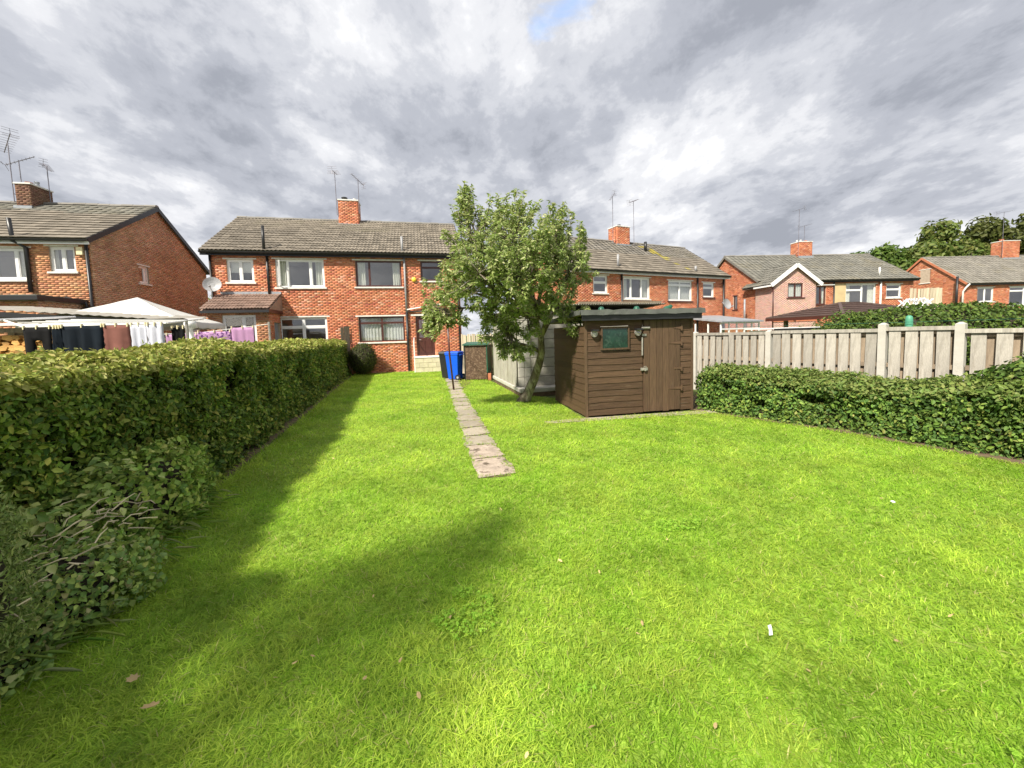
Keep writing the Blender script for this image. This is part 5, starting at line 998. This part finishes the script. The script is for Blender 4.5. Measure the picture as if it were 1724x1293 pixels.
# clover patches
n = 60000; x = rng.uniform(-2.6, 4.2, n); y = rng.uniform(.6, 2.9, n); G3 = np.stack([x, y, 0 * x], 1)
k = inside(x, y, poly) & (np.abs(x) < 1.42 * y + .25) & ((vn(G3, 1.5, 2) + .5 * vn(G3, 5, 1) + .35 * (x > .2) * (y < 1.9)) > .9); x, y = x[k], y[k]; n = len(x)
P = np.stack([x, y, rng.uniform(.02, .045, n)], 1); P = np.repeat(P, 3, 0); aa = (np.repeat(rng.uniform(0, 6.28, n), 3) + np.tile([0, 2.094, 4.189], n)); D = np.stack([np.cos(aa), np.sin(aa), 0 * aa], 1); N = np.repeat(unit(np.array([[0, 0, 1.]]) + rng.normal(0, .3, (n, 3))), 3, 0)
leaves('clover', P, N, D, .0095 * np.repeat(rng.uniform(.7, 1.3, n), 3), .0095, np.repeat(palette(n, [(.33, .56, .06), (.4, .62, .08), (.28, .5, .05)]), 3, 0), M['grass'], None, 'stuff', (.5, .9, 1, .8))
# long arching blades at the hedge foot
n = 260; y = rng.uniform(1.6, 3.6, n); x = -2.17 - (y - 1.4) * .33 + rng.normal(0, .1, n); P = np.stack([x, y, np.full(n, .03) + rng.uniform(0, .12, n)], 1); D = np.stack([rng.normal(.7, .4, n), rng.normal(-.1, .5, n), rng.uniform(.3, 1, n)], 1)
leaves('long_grass', P, unit(np.stack([-D[:, 2] * .5, 0 * y, np.ones(n)], 1) + rng.normal(0, .15, (n, 3))), D, rng.uniform(.06, .17, n), .0045, palette(n, [(.26, .42, .08), (.36, .48, .12), (.5, .54, .26)]), M['grass'], None, 'stuff', (.3, .7, 1, .8), curl=.45)
# fallen leaves and litter
def gl(px, py):
    a = (px - 862) / 650; b_ = (607.4 - py) / 650; c_, s_ = math.cos(R(1.7)), math.sin(R(1.7)); a2 = a * c_ + b_ * s_; b2 = -a * s_ + b_ * c_; d = Vector((a2, math.cos(R(4)) + b2 * math.sin(R(4)), -math.sin(R(4)) + b2 * math.cos(R(4)))); t_ = 1.5 / -d.z; return d.x * t_, d.y * t_
lm = []
for w_ in (.3, .5):
    mb = MB(); mb.add([(0, 0, 0), (.3, w_ * .5, .08), (.7, w_ * .4, .05), (1, 0, .12), (.7, -w_ * .4, .1), (.3, -w_ * .5, .03)], [(0, 1, 2, 3), (0, 3, 4, 5)]); me = mb.mesh('fallen_leaf'); me.materials.append(M['fallen']); lm.append(me)
spots = [(532, 1117), (492, 1131), (470, 1153), (672, 1128), (702, 931), (616, 1150), (448, 974), (703, 1177), (846, 867), (890, 1280), (1010, 975), (1080, 1055), (1070, 1076), (1122, 917), (1490, 983), (1522, 975), (1595, 1050), (1505, 1088), (845, 885), (947, 955), (630, 1010), (990, 1240), (1290, 1190), (1205, 1230), (1365, 1145), (560, 775), (665, 757), (690, 800), (636, 772), (1330, 845), (1480, 845), (760, 1045)]
for k, (a, b_) in enumerate(spots):
    X_, Y_ = gl(a, b_); o = bpy.data.objects.new('fallen_leaf', lm[k % 2]); COL.objects.link(o); s_ = rng.uniform(.02, .038); o.scale = (s_, s_, s_); o.location = (X_, Y_, .035); o.rotation_euler = (rng.normal(0, .3), rng.normal(0, .3), rng.uniform(0, 6.28)); tag(o, 'small curled pale leaf lying loose on the lawn', 'leaf', 'small leaves fallen on the lawn')
for nm, lb, (a, b_), s_, rz in (('fallen_leaf', 'lobed yellow green leaf on the lawn near the ivy mound', (225, 1160), .034, 1.2), ('fallen_leaf', 'long tan leaf on the lawn at the lower left', (255, 1207), .038, .5)):
    X_, Y_ = gl(a, b_); mb = MB(); kk = 14; pr = [(s_ * .5 * (1 + .45 * (i % 2)) * math.cos(2 * math.pi * i / kk) * (1 if 'lobed' in lb else 1.3), s_ * (.5 if 'lobed' in lb else .22) * (1 + .45 * (i % 2)) * math.sin(2 * math.pi * i / kk), .02 * (i % 2) * s_ * 5) for i in range(kk)]
    o = mb.add([(0, 0, -.006)] + pr, [(0, 1 + i, 1 + (i + 1) % kk) for i in range(kk)]).build(nm, M['fallen']); o.location = (X_, Y_, .05); o.rotation_euler = (.2, .1, rz); tag(o, lb, 'leaf')
X_, Y_ = gl(1298, 1076); o = MB().add([(-.009, 0, 0), (.009, 0, 0), (.01, .005, .022), (-.007, .003, .024), (-.009, .01, .042), (.009, .012, .043)], [(0, 1, 2, 3), (3, 2, 5, 4)]).build('paper_scrap', M['paper']); o.location = (X_, Y_, .02); o.rotation_euler = (0, 0, .1); sd_ = o.modifiers.new('t', 'SOLIDIFY'); sd_.thickness = .002; tag(o, 'small white paper scrap standing in the grass', 'litter')
X_, Y_ = gl(1503, 852); o = MB().lathe([(.002, 0), (.014, .004), (.016, .009), (.008, .014)], (0, 0, 0), 9).build('plastic_scrap', M['paper']); o.location = (X_, Y_, .03); tag(o, 'tiny white scrap on the lawn near the right hedge', 'litter')
